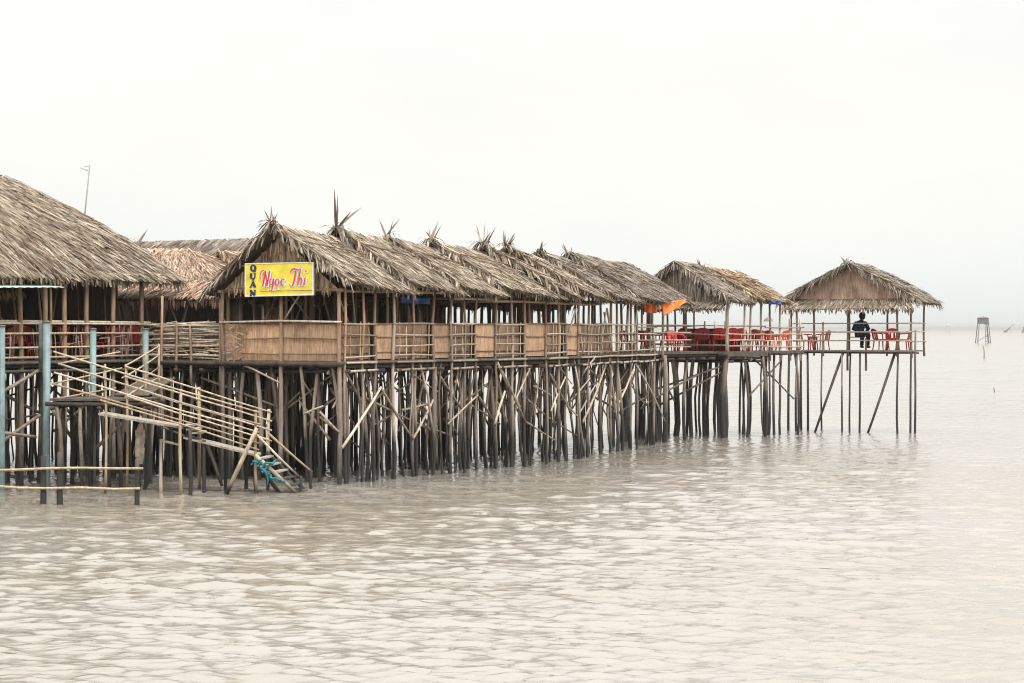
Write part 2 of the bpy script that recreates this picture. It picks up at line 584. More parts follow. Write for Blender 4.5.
def hip_roof(root, fr, s0, s1, v0, v1, ze, zr, pull, mat, dens=62, bulge=0.12, hip0=True, hip1=True, tuft1=None, L=(0.3, 0.75), w=(0.012, 0.036)):
    vm = (v0 + v1) / 2
    E0, E1, K1, K0 = fr(s0, v0, ze), fr(s1, v0, ze), fr(s1, v1, ze), fr(s0, v1, ze)
    R0 = fr(s0 + (pull if hip0 else 0), vm, zr)
    R1 = fr(s1 - (pull if hip1 else 0), vm, zr)
    sl, lf = MB(), MB()
    for q, k in (((E0, E1, R1, R0), 1), ((K1, K0, R0, R1), .5)):
        slab_plane(sl, q, bulge=bulge)
        thatch_plane(lf, q, dens * k, bulge=bulge, L=L, w=w)
    if hip1:
        q = (E1, K1, R1, R1)
        slab_plane(sl, q, bulge=bulge)
        thatch_plane(lf, q, dens * .7, bulge=bulge, L=L, w=w)
        for a, b in ((R1, E1), (R1, K1)):
            rake_fringe(lf, a, b, V((0, 0, 0.06)), 30, (0.3, 0.6))
    if hip0:
        q = (K0, E0, R0, R0)
        slab_plane(sl, q, bulge=bulge)
        thatch_plane(lf, q, dens, bulge=bulge, L=L, w=w)
        for a, b in ((R0, E0), (R0, K0)):
            rake_fringe(lf, a, b, V((0, 0, 0.06)), 30, (0.3, 0.6))
    for i in range(int((R1 - R0).length * 70)):
        p = R0.lerp(R1, random.random()) + V((0, 0, R(0.0, 0.08)))
        base = (E0.lerp(E1, .5) - R0.lerp(R1, .5)) if random.random() < .7 else (K0.lerp(K1, .5) - R0.lerp(R1, .5))
        d = (base.normalized() + fr.U * random.gauss(0, 0.25)).normalized()
        lf.strip(p, d, fr.U, R(0.3, 0.65), R(0.04, 0.09), V((0, 0, 1)), R(0.0, 0.05), 0, R(.2, .7))
    eave_fringe(lf, E0, E1, fr.W, 40, (0.10, 0.3))
    eave_fringe(lf, E1, K1, -fr.U, 26)
    eave_fringe(lf, E0, K0, fr.U, 26)
    roof = sl.build('thatch_roof', M['thatch_under'], root)
    lf.build('thatch_leaves', M[mat], roof)
    if tuft1:
        tuft('ridge_tuft', roof, R1 + V((0, 0, .05)), tuft1[0], tuft1[1], M['thatch_grey'])
    return roof


def gable_panel(root, fr, s, v0, vr, v1, z0, zr, mat, strands=None, dens=70, th=0.05):
    """the infill of a gable end; strands of leaf hang over it"""
    m = MB()
    a, b, c = fr(s, v0, z0), fr(s, v1, z0), fr(s, vr, zr)
    n = len(m.v)
    dv = fr.U * th
    m.v += [tuple(p) for p in (a, b, c)] + [tuple(p + dv) for p in (a, b, c)]
    m.f += [(0, 1, 2), (5, 4, 3), (0, 3, 4, 1), (1, 4, 5, 2), (2, 5, 3, 0)]
    g = m.build('gable_panel', mat, root)
    if strands:
        lf = MB()
        area = abs(v1 - v0) * (zr - z0) / 2
        for i in range(int(area * dens * 3)):
            k, h = random.random(), random.random()
            lim = 1 - abs(k - (vr - v0) / (v1 - v0)) * 2
            if h > lim:
                continue
            p = fr(s - R(0.01, 0.05), v0 + (v1 - v0) * k, z0 + (zr - z0) * h + 0.05)
            d = (V((0, 0, -1)) + fr.W * random.gauss(0, 0.07)).normalized()
            lf.strip(p, d, fr.W, min(R(0.35, 0.7), p.z - z0 + R(0.05, 0.2)), R(0.03, 0.06), -fr.U, R(0.0, 0.05), 0, R(.3, .8))
        lf.build('gable_leaves', M[strands], g)
    return g


def deck_part(root, fr, s0, s1, v0, v1, z=DECK, th=0.10, beams=True):
    m = MB()
    m.slab([fr(s0, v0, z), fr(s1, v0, z), fr(s1, v1, z), fr(s0, v1, z)], th)
    d = m.build('deck', M['deck'], root)
    if beams:
        j = MB()
        k = v0 + 0.12
        while k < v1:
            j.pole(fr(s0 - .05, k, z - th - 0.07), fr(s1 + .05, k, z - th - 0.07), 0.06, 0.01, 3, 1)
            k += 0.95
        k = s0 + 0.2
        while k < s1:
            j.pole(fr(k, v0 - 0.12, z - th - 0.19), fr(k, v1, z - th - 0.19), 0.055, 0.01, 3, 1)
            k += 0.9
        j.build('joists', M['dark_wood'], d, True)
    return d


def add_stilt(root, p, top=DECK - 0.12, r=None, mat=None, lean=0.2, name='stilt', bend=0.12):
    r = r or R(0.028, 0.058)
    a = V((p[0] + R(-lean, lean), p[1] + R(-lean, lean), -1.3))
    b = V((p[0] + R(-.04, .04), p[1] + R(-.04, .04), top))
    return one_pole(name, root, mat or M['stilt'], a, b, r, bend, 5, R(0.75, 0.95))


def stilt_field(root, fr, s0, s1, v0, v1, step, mat=None, cap=96, jitter=0.35, r=None):
    pts = []
    ns, nv = max(1, round((s1 - s0) / step)), max(1, round((v1 - v0) / step))
    for i in range(ns):
        for j in range(nv):
            s = s0 + (i + .5 + R(-jitter, jitter)) * (s1 - s0) / ns
            v = v0 + (j + .5 + R(-jitter, jitter)) * (v1 - v0) / nv
            pts.append(fr(s, v, 0))
    random.shuffle(pts)
    for p in pts[:cap]:
        m = mat or (M['stilt_dark'] if random.random() < .5 else M['stilt'])  # dark poles mixed in, deepening the under-deck shade by colour
        add_stilt(root, p, mat=m, r=r)


def rails(root, a, b, zs, r=0.03, mat=None, bend=0.025, name='railing', over=0.1):
    m = MB()
    a, b = V(a), V(b)
    d = (b - a).normalized()
    for z in zs:
        m.pole(V((a.x, a.y, z + R(-.025, .025))) - d * R(0, over), V((b.x, b.y, z + R(-.025, .025))) + d * R(0, over), r * R(.85, 1.15), bend, 4, R(.75, 1))
    return m.build(name, mat or M['rail'], root, True)


# ================================================================== SEA
def make_water():
    ys = [-90, -60, -35, -15, 0, 10, 17]
    y = 22.0
    while y < 150:
        ys.append(y)
        y *= 1.0024
    while y < 1200:
        ys.append(y)
        y *= 1.0042
    while y < 16000:
        ys.append(y)
        y *= 1.06
    ys.append(16000)
    ks = np.concatenate([[-30, -12, -5, -2.2, -1.1, -.7, -.5], np.linspace(-.36, .36, 420), [.5, .7, 1.1, 2.2, 5, 12, 30]])
    ys = np.array(ys)
    ye = np.maximum(ys, 25.0)
    X = np.clip(ks[None, :] * ye[:, None], -16000, 16000)
    Y = np.repeat(ys[:, None], len(ks), 1)
    Z = np.zeros_like(X)
    DX = np.zeros_like(X)
    DY = np.zeros_like(X)
    fade = np.clip((1200 - Y) / 900, 0, 1) * np.clip((0.5 - np.abs(ks))[None, :] / 0.12, 0, 1) * np.clip((Y - 8) / 16, 0, 1)
    g = np.random.default_rng(21)
    n = 90
    for i in range(n):
        lam = 0.22 * (5.5 / 0.22) ** (i / (n - 1)) * g.uniform(0.9, 1.1)
        th = math.radians(-112 + g.normal(0, 34))
        kx, ky = math.cos(th) * 2 * math.pi / lam, math.sin(th) * 2 * math.pi / lam
        slope = 0.0365 * (1.0 if lam < 0.45 else (0.45 / lam) ** 0.85) * (0.5 + 1.0 * g.random())
        a = slope * lam / (2 * math.pi)
        ph = g.uniform(0, 6.28)
        res = np.clip(1.7 - 0.0024 * ye[:, None] * 2.2 / lam, 0, 1)
        arg = kx * X + ky * Y + ph
        c = np.cos(arg)
        Z += a * c * fade * res
        s = np.sin(arg) * a * 0.9 * fade * res
        DX -= s * math.cos(th)
        DY -= s * math.sin(th)
    Xd, Yd = X + DX, Y + DY
    vs = np.stack([Xd, Yd, Z], -1).reshape(-1, 3)
    r, c = X.shape
    idx = np.arange(r * c).reshape(r, c)
    f = np.stack([idx[:-1, :-1], idx[:-1, 1:], idx[1:, 1:], idx[1:, :-1]], -1).reshape(-1, 4)
    me = bpy.data.meshes.new('sea_water')
    me.vertices.add(len(vs))
    me.vertices.foreach_set('co', vs.ravel())
    me.loops.add(f.size)
    me.loops.foreach_set('vertex_index', f.ravel().astype(np.int32))
    me.polygons.add(len(f))
    me.polygons.foreach_set('loop_start', np.arange(0, f.size, 4, dtype=np.int32))
    me.polygons.foreach_set('loop_total', np.full(len(f), 4, dtype=np.int32))
    me.polygons.foreach_set('use_smooth', np.ones(len(f), dtype=bool))
    me.update()
    me.validate()
    m, nt, b = new_mat('muddy_sea')
    gm = nd(nt, 'ShaderNodeNewGeometry')
    n1 = noise(nt, 0.05, 5, 0.6, gm.outputs['Position'])
    r1 = ramp(nt, [(0.35, (0.178, 0.155, 0.120)), (0.65, (0.204, 0.187, 0.166))])
    nt.links.new(n1.outputs[0], r1.inputs[0])
    nt.links.new(r1.outputs[0], b.inputs['Base Color'])
    sxw = nd(nt, 'ShaderNodeSeparateXYZ')
    nt.links.new(gm.outputs['Position'], sxw.inputs[0])
    mrw = nd(nt, 'ShaderNodeMapRange')          # unresolved chop far out acts as a rougher surface
    for k_, v_ in (('From Min', 110), ('From Max', 500), ('To Min', 0.06), ('To Max', 0.16)):
        mrw.inputs[k_].default_value = v_
    nt.links.new(sxw.outputs[1], mrw.inputs['Value'])
    nt.links.new(mrw.outputs[0], b.inputs['Roughness'])
    b.inputs['IOR'].default_value = 1.333
    mp = nd(nt, 'ShaderNodeMapping')
    mp.inputs['Scale'].default_value = (0.55, 1.0, 1.0)
    mp.inputs['Rotation'].default_value = (0, 0, math.radians(18))
    nt.links.new(gm.outputs['Position'], mp.inputs['Vector'])
    nA = noise(nt, 6.5, 4, 0.65, mp.outputs[0])
    nB = noise(nt, 0.5, 5, 0.62, mp.outputs[0])
    b1 = nd(nt, 'ShaderNodeBump')
    b1.inputs['Strength'].default_value = 0.3
    b1.inputs['Distance'].default_value = 0.05
    nt.links.new(nA.outputs[0], b1.inputs['Height'])
    b2 = nd(nt, 'ShaderNodeBump')
    b2.inputs['Strength'].default_value = 0.22
    b2.inputs['Distance'].default_value = 0.16
    nt.links.new(nB.outputs[0], b2.inputs['Height'])
    nt.links.new(b1.outputs[0], b2.inputs['Normal'])
    nt.links.new(b2.outputs[0], b.inputs['Normal'])
    me.materials.append(m)
    o = bpy.data.objects.new('sea_water', me)
    COL.objects.link(o)
    o['kind'] = 'structure'


make_water()

# ================================================================== ROW OF DINING HUTS
ROW = 'thatched huts standing in a row along the front of the pier'
R_END = t_at(655)
HUTS = [  # t0, t1, label, tuft at front ridge, tuft size, thatch, eave/ridge trims
    (0.0, 3.3, 'thatched hut on stilts carrying the yellow signboard on its front gable', (12, (.25, .5)), 'thatch', 0.0),
    (3.3, 6.1, 'thatched hut next behind the yellow sign, crowned by the tallest spray of dry fronds', (11, (.5, 1.05)), 'thatch', 0.0),
    (6.1, 8.7, 'thatched hut with a thin forked frond tuft, a blue tarp hanging inside', (6, (.45, .75)), 'thatch', -0.17),
    (8.7, 12.1, 'thatched hut with a dark shaggy gable edge, fourth from the yellow sign', (11, (.35, .65)), 'thatch', -0.22),
    (12.1, 14.6, 'thatched hut topped by a wide bushy frond tuft, fifth from the yellow sign', (14, (.4, .75)), 'thatch', -0.24),
    (14.6, 18.4, 'thatched hut with a curled frond tuft, sixth from the yellow sign', (12, (.35, .65)), 'thatch', -0.22),
    (18.4, 22.4, 'greyish thatched hut with stubby ridge fronds and slanting poles in its bays', (7, (.25, .5)), 'thatch_grey', -0.16),
    (22.4, R_END, 'greyish thatched hut in the row, just left of the bunched orange tarp', (5, (.2, .4)), 'thatch_grey', -0.12),
]
hut_roots = []
for i, (t0, t1, label, tf, mt, dz) in enumerate(HUTS):
    o = F(t0)
    fr = Frame(o, F(t1) - o)
    ln = (F(t1) - o).length
    root = thing('thatched_hut', label, 'hut', fr(ln / 2, 2, 0), ROW)
    hut_roots.append((t0, t1, root, fr, ln))
    last = i == len(HUTS) - 1
    gable_roof(root, fr, -0.28, ln + 0.12 + (0.55 if last else 0), -0.42, 2.0, 4.45, 5.32 + dz * .25, 6.86 + dz, 5.02 + dz * .25, mt,
               dens=66, tilt=0.32 if i < 6 else 0.2, fringe1=last, tuft0=tf, ovr=0.12)
    deck_part(root, fr, 0.02, ln - 0.02, -0.06, 4.1)
    gm_ = 'mat_gable' if i == 0 else 'mat_dark'
    if i == 0:
        gable_panel(root, fr, 0.02, 0.05, 2.0, 3.95, 5.36, 6.85, M['mat_gable'], 'thatch_gold', 60)
    # wall plate and ties
    b = MB()
    b.pole(fr(-.15, 0, 5.34 + dz), fr(ln + .1, 0, 5.34 + dz), .045, .02)
    b.pole(fr(-.15, 4.0, 5.34 + dz), fr(ln + .1, 4.0, 5.34 + dz), .045, .02)
    b.pole(fr(0, -.1, 5.36 + dz), fr(0, 4.1, 5.36 + dz), .045, .02)
    b.build('roof_beam', M['post'], root, True)
    # back side: posts and matting
    nb = max(3, round(ln / 0.7))
    for k in range(nb):
        s = (k + .5) * ln / nb
        one_pole('post', root, M['post'], fr(s, 4.0, -1.2), fr(s + R(-.05, .05), 4.0, 5.4 + dz), R(.05, .07), .03, 5)
    mb = MB()
    mb.slab([fr(0.05, 4.06, 4.42), fr(ln - .05, 4.06, 4.42), fr(ln - .05, 4.06, DECK), fr(.05, 4.06, DECK)], fr.W * 0.03)
    mb.build('back_matting', M['mat'], root)
    for k in range(random.randint(4, 6)):
        s, v = R(.3, ln - .3), R(0.8, 3.4)
        one_pole('post', root, M['post'], fr(s, v, DECK), fr(s, v, 6.0), R(.04, .06), .03, 4)
    # stilts under the floor
    step = 0.98 if t0 < 18 else 1.2
    stilt_field(root, fr, 0.1, ln - 0.1, 0.9, 4.0, step, cap=40)
    for k in range(int(ln * (3.0 if t0 < 16 else 2.2))):      # the crowd of pale piles along the front
        add_stilt(root, fr(R(0.05, ln - .05), abs(random.gauss(0, .55)), 0), mat=M['stilt'] if random.random() < .75 else M['stilt_dark'], r=R(.022, .045), lean=.42, bend=.20)
    for k in range(int(ln * 5.0)):                            # lashed cross poles further in
        s, v, z = R(-.3, ln - .2), R(.05, 2.2), R(1.3, 3.1)
        one_pole('brace', root, M['stilt'] if random.random() < .6 else M['rail'], fr(s, v, z), fr(s + R(.7, 1.6), v + R(-.3, .5), z + random.choice((-1, 1)) * R(.3, 1.2)), R(.022, .04), .05, 4)


def hut_of(t):
    for h in hut_roots:
        if t < h[1]:
            return h
    return hut_roots[-1]


# front posts: full height from the water to the eave, where the photo shows them
POSTS = [344, 361, 374, 394, 412, 432, 450, 464, 475, 495, 511, 524, 546, 558, 565, 578, 588, 600, 610, 617, 630, 636, 653]
for px in POSTS:
    t = t_at(px)
    t0, t1, root, fr, ln = hut_of(max(0, t))
    s = (F(t) - F(t0)).dot(fr.u)
    off = (F(t) - fr.o).dot(fr.w)
    mt = M['post'] if random.random() < .65 else M['stilt']
    r = R(.036, .052)
    m = MB()
    jx = R(-.05, .05)
    pts = []
    for k in range(8):
        z = -1.3 + k * (5.42 + 1.3) / 7
        pts.append(fr(s + jx + R(-.05, .05), off - 0.02 + R(-.035, .035), z))
    m.tube(pts, r * 1.15, r * .85, 7)
    m.build('post', mt, root, True)
    if px < 620 and random.random() < .6:        # a second pile beside the post
        add_stilt(root, fr(s + R(.15, .5), off + R(.05, .35), 0), mat=M['stilt'], r=R(.04, .07))
# extra poles leaning in the opening of the far huts
for (x0, y0, x1, y1) in ((563, 349, 576, 309), (578, 312, 583, 352), (601, 352, 607, 308), (611, 350, 604, 312), (607, 308, 612, 352), (634, 350, 637, 310)):
    t = t_at((x0 + x1) / 2)
    h = hut_of(t)
    Yd = F(t).y - 0.07
    one_pole('leaning_pole', h[2], M['rail'], P(x0, y0, Yd), P(x1, y1, Yd), .035, .04)

BAYS = [(344, 374, 'lat'), (374, 394, 'mat'), (394, 432, 'lat'), (432, 450, 'mat'), (450, 475, 'lat'), (475, 495, 'mat'), (495, 524, 'lat'),
        (524, 546, 'mat'), (546, 565, 'lat'), (565, 578, 'mat'), (578, 600, 'latmat'), (600, 617, 'latmat'), (617, 636, 'lat'), (636, 655, 'rail')]
for (x0, x1, kind) in BAYS:
    ta, tb = t_at(x0), t_at(x1)
    h = hut_of((ta + tb) / 2)
    root, fr = h[2], h[3]
    a2, b2 = F(ta), F(tb)
    a, b = V((a2.x, a2.y, 0)), V((b2.x, b2.y, 0))
    d = (b - a).normalized()
    w = V((-d.y, d.x, 0))
    lo, hi = DECK + 0.03, 4.44
    if kind in ('mat', 'latmat') or (kind == 'lat' and x0 < 600):
        off = w * (0.03 if kind == 'mat' else 0.16)
        m = MB()
        p0, p1 = a + d * .03 + off, b - d * .03 + off
        m.slab([V((p0.x, p0.y, hi)), V((p1.x, p1.y, hi)), V((p1.x, p1.y, lo)), V((p0.x, p0.y, lo))], w * 0.025)
        panel = m.build('bamboo_mat', M['mat'] if kind == 'mat' else M['mat_shaded'], root)
        m = MB()
        for z in (lo + .18, lo + .62, hi):
            q0, q1 = p0 - w * .022, p1 - w * .022
            m.pole(V((q0.x, q0.y, z + R(-.02, .02))), V((q1.x, q1.y, z + R(-.02, .02))), .018, .02, 3)
        m.build('batten', M['batten'], panel, True)
    if kind in ('lat', 'latmat'):
        rails(root, a - w * .05, b - w * .05, (lo + .08, lo + .38, lo + .68, hi), .024, M['rail'], name='railing')
        m = MB()
        nv = max(2, int((b - a).length / .42))
        for k in range(nv):
            q = a.lerp(b, (k + .6) / (nv + .2)) - w * .02
            m.pole(V((q.x, q.y, DECK - .05)), V((q.x + R(-.03, .03), q.y, hi + R(0, .05))), .02, .03, 4)
        m.build('lattice_bars', M['gold_bamboo'], root, True)
    if kind == 'rail':
        rails(root, a - w * .05, b - w * .05, (lo + .1, lo + .4, lo + .68, lo + .9, hi), .026, M['rail'])
    # outer edge beam under the bay
    m = MB()
    m.pole(V((a.x, a.y, DECK - .06)) - w * .10, V((b.x, b.y, DECK - .06)) - w * .10, .03, .015, 3, 1)
    if kind != 'mat':
        m.pole(V((a.x, a.y, DECK - .30)) - w * .12, V((b.x, b.y, DECK - .27)) - w * .12, .035, .02, 3, .9)
    m.build('edge_beam', M['rail'] if kind != 'mat' else M['deck'], root, True)

# the front gable wall of the sign hut (faces the viewer, runs back-left from the corner A)
H1, FR1 = hut_roots[0][2], hut_roots[0][3]
for j, (v, r) in enumerate(((0.0, .06), (1.95, .06), (3.95, .055))):
    m = MB()
    m.tube([FR1(-.02 + R(-.02, .02), v + R(-.03, .03), -1.3 + k * 6.7 / 7) for k in range(8)], r * 1.2, r * .9, 7)
    m.build('post', M['post'], H1, True)
for v0, v1 in ((0.06, 1.9), (2.0, 3.3), ):
    m = MB()
    m.slab([FR1(.03, v0, 4.42), FR1(.03, v1 + .02, 4.42), FR1(.03, v1 + .02, DECK + .0), FR1(.03, v0, DECK + .0)], FR1.U * .025)
    panel = m.build('bamboo_mat', M['mat'], H1)
    m = MB()
    for z in (3.58, 4.02, 4.42):
        m.pole(FR1(-.02, v0, z + R(-.02, .02)), FR1(-.02, v1, z + R(-.02, .02)), .02, .02, 4)
    m.build('batten', M['batten'], panel, True)
m = MB()
m.slab([FR1(.05, 3.28, 4.42), FR1(.05, 3.95, 4.42), FR1(.05, 3.95, DECK), FR1(.05, 3.28, DECK)], FR1.U * .025)
frayed = m.build('bamboo_mat', M['mat'], H1)
frayed['label'] = 'frayed end of the bamboo matting'
m = MB()
for i in range(90):
    p = FR1(R(-.04, .03), R(3.2, 3.95), R(3.42, 4.4))
    m.strip(p, (FR1.W * R(-1, 1) + V((0, 0, R(-.6, .6)))).normalized(), V((0, 0, 1)), R(.1, .3), R(.015, .04), -FR1.U, .03)
m.build('frayed_fringe', M['thatch_red'], frayed)
rails(H1, FR1(-.07, 0, 0), FR1(-.07, 4, 0), (4.46,), .035, M['rail'], name='top_rail')
m = MB()
m.pole(FR1(-.10, -.1, DECK - .10), FR1(-.10, 4.1, DECK - .10), .07, .01, 3, 1)
m.build('edge_beam', M['dark_wood'], H1, True)
for v in (0.4, 0.9, 1.4, 2.4, 2.9, 3.4):
    add_stilt(H1, FR1(R(0, .35), v, 0), mat=M['stilt'], r=R(.05, .08))
# slim uprights in the opening over the matting
for v in (0.5, 0.8, 1.5, 2.35, 2.6, 3.1, 3.5):
    one_pole('upright', H1, M['rail'], FR1(R(.05, 2.5), v, 4.3), FR1(R(.05, 2.5), v + R(-.15, .15), 5.5), .028, .03)
one_pole('upright', H1, M['rail'], FR1(.1, 1.95, 4.5), FR1(.1, 1.3, 5.35), .028, .03)


def face_Y(px):
    """depth of the front of the pier at photo column px (front gable of the sign hut, then the row)"""
    if px >= 342:
        return F(t_at(px)).y
    k = (px - 512) / FPX
    a, w = V((A.x, A.y)), W0
    v = (a.x - k * a.y) / (k * w.y - w.x)
    return a.y + w.y * v


BRACES = [  # pixel ends, tone
    (342, 448, 381, 387, 'bamboo'), (345, 371, 372, 422, 'stilt'), (381, 388, 413, 439, 'rail'), (413, 439, 433, 400, 'bamboo'), (448, 424, 478, 395, 'bamboo'),
    (479, 397, 495, 424, 'stilt'), (495, 424, 505, 391, 'bamboo'), (497, 362, 520, 407, 'rail'), (320, 417, 375, 458, 'stilt'), (414, 422, 454, 437, 'stilt'),
    (500, 367, 526, 422, 'rail'), (526, 422, 556, 441, 'rail'), (513, 405, 531, 366, 'bamboo'), (550, 374, 572, 414, 'rail'), (551, 411, 566, 376, 'bamboo'),
    (528, 400, 579, 437, 'stilt'), (583, 422, 606, 364, 'bamboo'), (618, 404, 633, 370, 'bamboo'), (635, 363, 665, 421, 'rail'), (640, 409, 700, 374, 'stilt_dark'),
    (271, 420, 339, 369, 'stilt'), (201, 378, 278, 407, 'stilt'), (304, 414, 323, 406, 'bamboo'), (320, 412, 339, 432, 'rail'), (243, 365, 280, 383, 'rail'),
    (262, 430, 300, 392, 'stilt'), (322, 408, 352, 386, 'stilt'), (330, 440, 300, 402, 'stilt'), (360, 412, 400, 376, 'stilt'), (366, 398, 430, 430, 'stilt'),
    (436, 370, 462, 410, 'stilt'), (455, 408, 492, 380, 'stilt_dark'), (466, 402, 500, 424, 'stilt'), (402, 410, 432, 402, 'stilt'), (570, 402, 600, 380, 'stilt_dark'),
    (596, 398, 622, 415, 'stilt_dark'), (612, 418, 650, 396, 'stilt_dark'),
]
for (x0, y0, x1, y1, mt) in BRACES:
    xm = (x0 + x1) / 2
    h = hut_of(max(0.0, t_at(xm)))
    front = mt in ('bamboo', 'rail')
    o = -0.10 if front else R(.3, 1.2)
    one_pole('brace', h[2], M[mt], P(x0, y0, face_Y(x0) + o), P(x1, y1, face_Y(x1) + o), R(.03, .045), .035, 4)

# small things hung in the row
tp = t_at(412)
h = hut_of(tp)


def cloth(name, label, cat, mat, corners, sag=0.1, folds=5, group=None, th=0.012):
    """a hung sheet with folds, corners given clockwise from the top left"""
    a, b, c, d = [V(q) for q in corners]
    m = MB()
    n = (b - a).cross(d - a).normalized()
    nx, nz = 14, 8
    rows = []
    for j in range(nz + 1):
        for i in range(nx + 1):
            u, v = i / nx, j / nz
            p = a.lerp(b, u).lerp(d.lerp(c, u), v)
            p = p + n * (math.sin(u * math.pi * folds + v * 1.7) * .05 * (0.3 + v)) + V((0, 0, -sag * math.sin(math.pi * u) * (1 - v * .5)))
            rows.append(p)
    w = nx + 1
    k = len(rows)
    m.v = [tuple(p + n * th / 2) for p in rows] + [tuple(p - n * th / 2) for p in rows]
    for j in range(nz):
        for i in range(nx):
            q = (j * w + i, j * w + i + 1, (j + 1) * w + i + 1, (j + 1) * w + i)
            m.f.append(q)
            m.f.append(tuple(x + k for x in reversed(q)))
    ed = [i for i in range(nx)] + [nx + w * j for j in range(nz)] + [nz * w + nx - i for i in range(nx)] + [(nz - j) * w for j in range(nz)]
    for x in range(len(ed)):
        p, q = ed[x], ed[(x + 1) % len(ed)]
        m.f.append((q, p, p + k, q + k))
    o = m.build(name, mat, None, True, loc=(a + b + c + d) / 4)
    return tag(o, label, cat, group)


Yb = F(tp).y + 1.6
cloth('blue_tarp', 'light blue tarp hanging under the thatch inside the third hut', 'tarp', M['blue'],
      (P(401, 297, Yb), P(430, 297.5, Yb + .6), P(431, 304, Yb + .6), P(402, 303, Yb)), .03, 4)

# ------------------------------------------------------------------ signboard
SIGN_O = FR1(-0.36, 2.0, 0)
sx = (SIGN_O.x, SIGN_O.y)


def sign_pt(u, v, off=0.0):
    """u 0..1 left to right, v 0..1 top to bottom on the board"""
    pxx = 245 + 68.5 * u
    k = (pxx - 512) / FPX
    o = V((SIGN_O.x, SIGN_O.y))
    w = W0
    q = (o.x - k * o.y) / (k * w.y - w.x)
    base = o + w * q
    Yq = base.y
    top = 263.2 - 1.2 * u
    bot = 296.8 - 1.6 * u
    z = CAM_H - ((top + (bot - top) * v) - HOR) * Yq / FPX
    n = V((-U0.x, -U0.y, 0))
    return V((base.x, base.y, z)) + n * off


sign = thing('signboard', 'yellow restaurant signboard with navy QUÁN and red script lettering on the front gable', 'sign', sign_pt(.5, 1))
m = MB()
m.slab([sign_pt(0.012, .975, .0), sign_pt(.988, .975, 0), sign_pt(.988, .025, 0), sign_pt(.012, .025, 0)], V((U0.x, U0.y, 0)) * .03)
m.build('panel', M['sign_yellow'], sign)
m = MB()
for (a, b, c, d) in ((0, 0, 1, .03), (0, .965, 1, 1), (0, .03, .014, .965), (.986, .03, 1, .965)):
    m.slab([sign_pt(a, d, .012), sign_pt(c, d, .012), sign_pt(c, b, .012), sign_pt(a, b, .012)], V((U0.x, U0.y, 0)) * .05)
m.build('frame', M['sign_frame'], sign)
m = MB()
m.pole(FR1(-.2, 3.2, 5.45), FR1(-.2, .7, 5.45), .03, .01)
m.pole(FR1(-.2, 3.2, 6.05), FR1(-.2, .9, 6.05), .03, .01)
m.build('support_pole', M['post'], sign, True)
STK = [0]


def catmull(pts, n=7):
    out = []
    P_ = [pts[0]] + list(pts) + [pts[-1]]
    for i in range(1, len(P_) - 2):
        p0, p1, p2, p3 = [V((*q[:2], q[2] if len(q) > 2 else 12)) for q in P_[i - 1:i + 3]]
        for k in range(n):
            t = k / n
            out.append(0.5 * ((2 * p1) + (-p0 + p2) * t + (2 * p0 - 5 * p1 + 4 * p2 - p3) * t * t + (-p0 + 3 * p1 - 3 * p2 + p3) * t ** 3))
    out.append(V((*pts[-1][:2], pts[-1][2] if len(pts[-1]) > 2 else 12)))
    return out


def stroke(mb, pts, off, grow=0.0, dx=0, dy=0, smooth=True):
    if mb is nv:
        pts = [(p[0], p[1], p[2] * 1.6) for p in pts]
    """a painted stroke; points x, y, width in the enlarged photo's units (board 208..798 by 190..470)"""
    q = catmull(pts) if smooth else [V((*p[:2], p[2])) for p in pts]
    STK[0] += 1
    off = off + (STK[0] % 24) * 0.0009
    Ls, Rs = [], []
    for i, p in enumerate(q):
        a, b = q[max(0, i - 1)], q[min(len(q) - 1, i + 1)]
        d = V((b.x - a.x, b.y - a.y))
        if d.length < 1e-6:
            d = V((1, 0))
        d.normalize()
        n = V((-d.y, d.x))
        w = p.z / 2 + grow
        ext = V((0, 0))
        if grow and i == 0:
            ext = -d * grow
        if grow and i == len(q) - 1:
            ext = d * grow
        for lst, sg in ((Ls, 1), (Rs, -1)):
            x, y = p.x + ext.x + n.x * w * sg + dx, p.y + ext.y + n.y * w * sg + dy
            lst.append(sign_pt((x - 208) / 590, (y - 190) / 280, off))
    b0 = len(mb.v)
    for l, r in zip(Ls, Rs):
        mb.v += [tuple(l), tuple(r)]
    for i in range(len(Ls) - 1):
        mb.f.append((b0 + 2 * i, b0 + 2 * i + 1, b0 + 2 * i + 3, b0 + 2 * i + 2))


nv = MB()
# Q
stroke(nv, [(262 + 0, 236, 13), (266, 215, 9), (279, 207, 6), (293, 216, 11), (297, 233, 14), (292, 250, 11), (279, 258, 6), (266, 251, 9), (262, 236, 13)], .010)
stroke(nv, [(276, 248, 7), (290, 258, 10), (304, 262, 5)], .010)
# U
stroke(nv, [(262, 280, 13), (262, 305, 13), (268, 318, 10), (280, 322, 7), (291, 316, 7), (295, 302, 7), (295, 280, 7)], .010)
stroke(nv, [(252, 279, 5), (273, 279, 5)], .010, smooth=False)
stroke(nv, [(286, 279, 5), (304, 279, 5)], .010, smooth=False)
# A with its accent
stroke(nv, [(258, 390, 6), (278, 345, 6)], .010, smooth=False)
stroke(nv, [(276, 343, 13), (296, 390, 13)], .010, smooth=False)
stroke(nv, [(265, 376, 6), (289, 376, 6)], .010, smooth=False)
stroke(nv, [(250, 391, 5), (269, 391, 5)], .010, smooth=False)
stroke(nv, [(284, 391, 5), (306, 391, 5)], .010, smooth=False)
stroke(nv, [(276, 339, 4), (288, 329, 6)], .010, smooth=False)
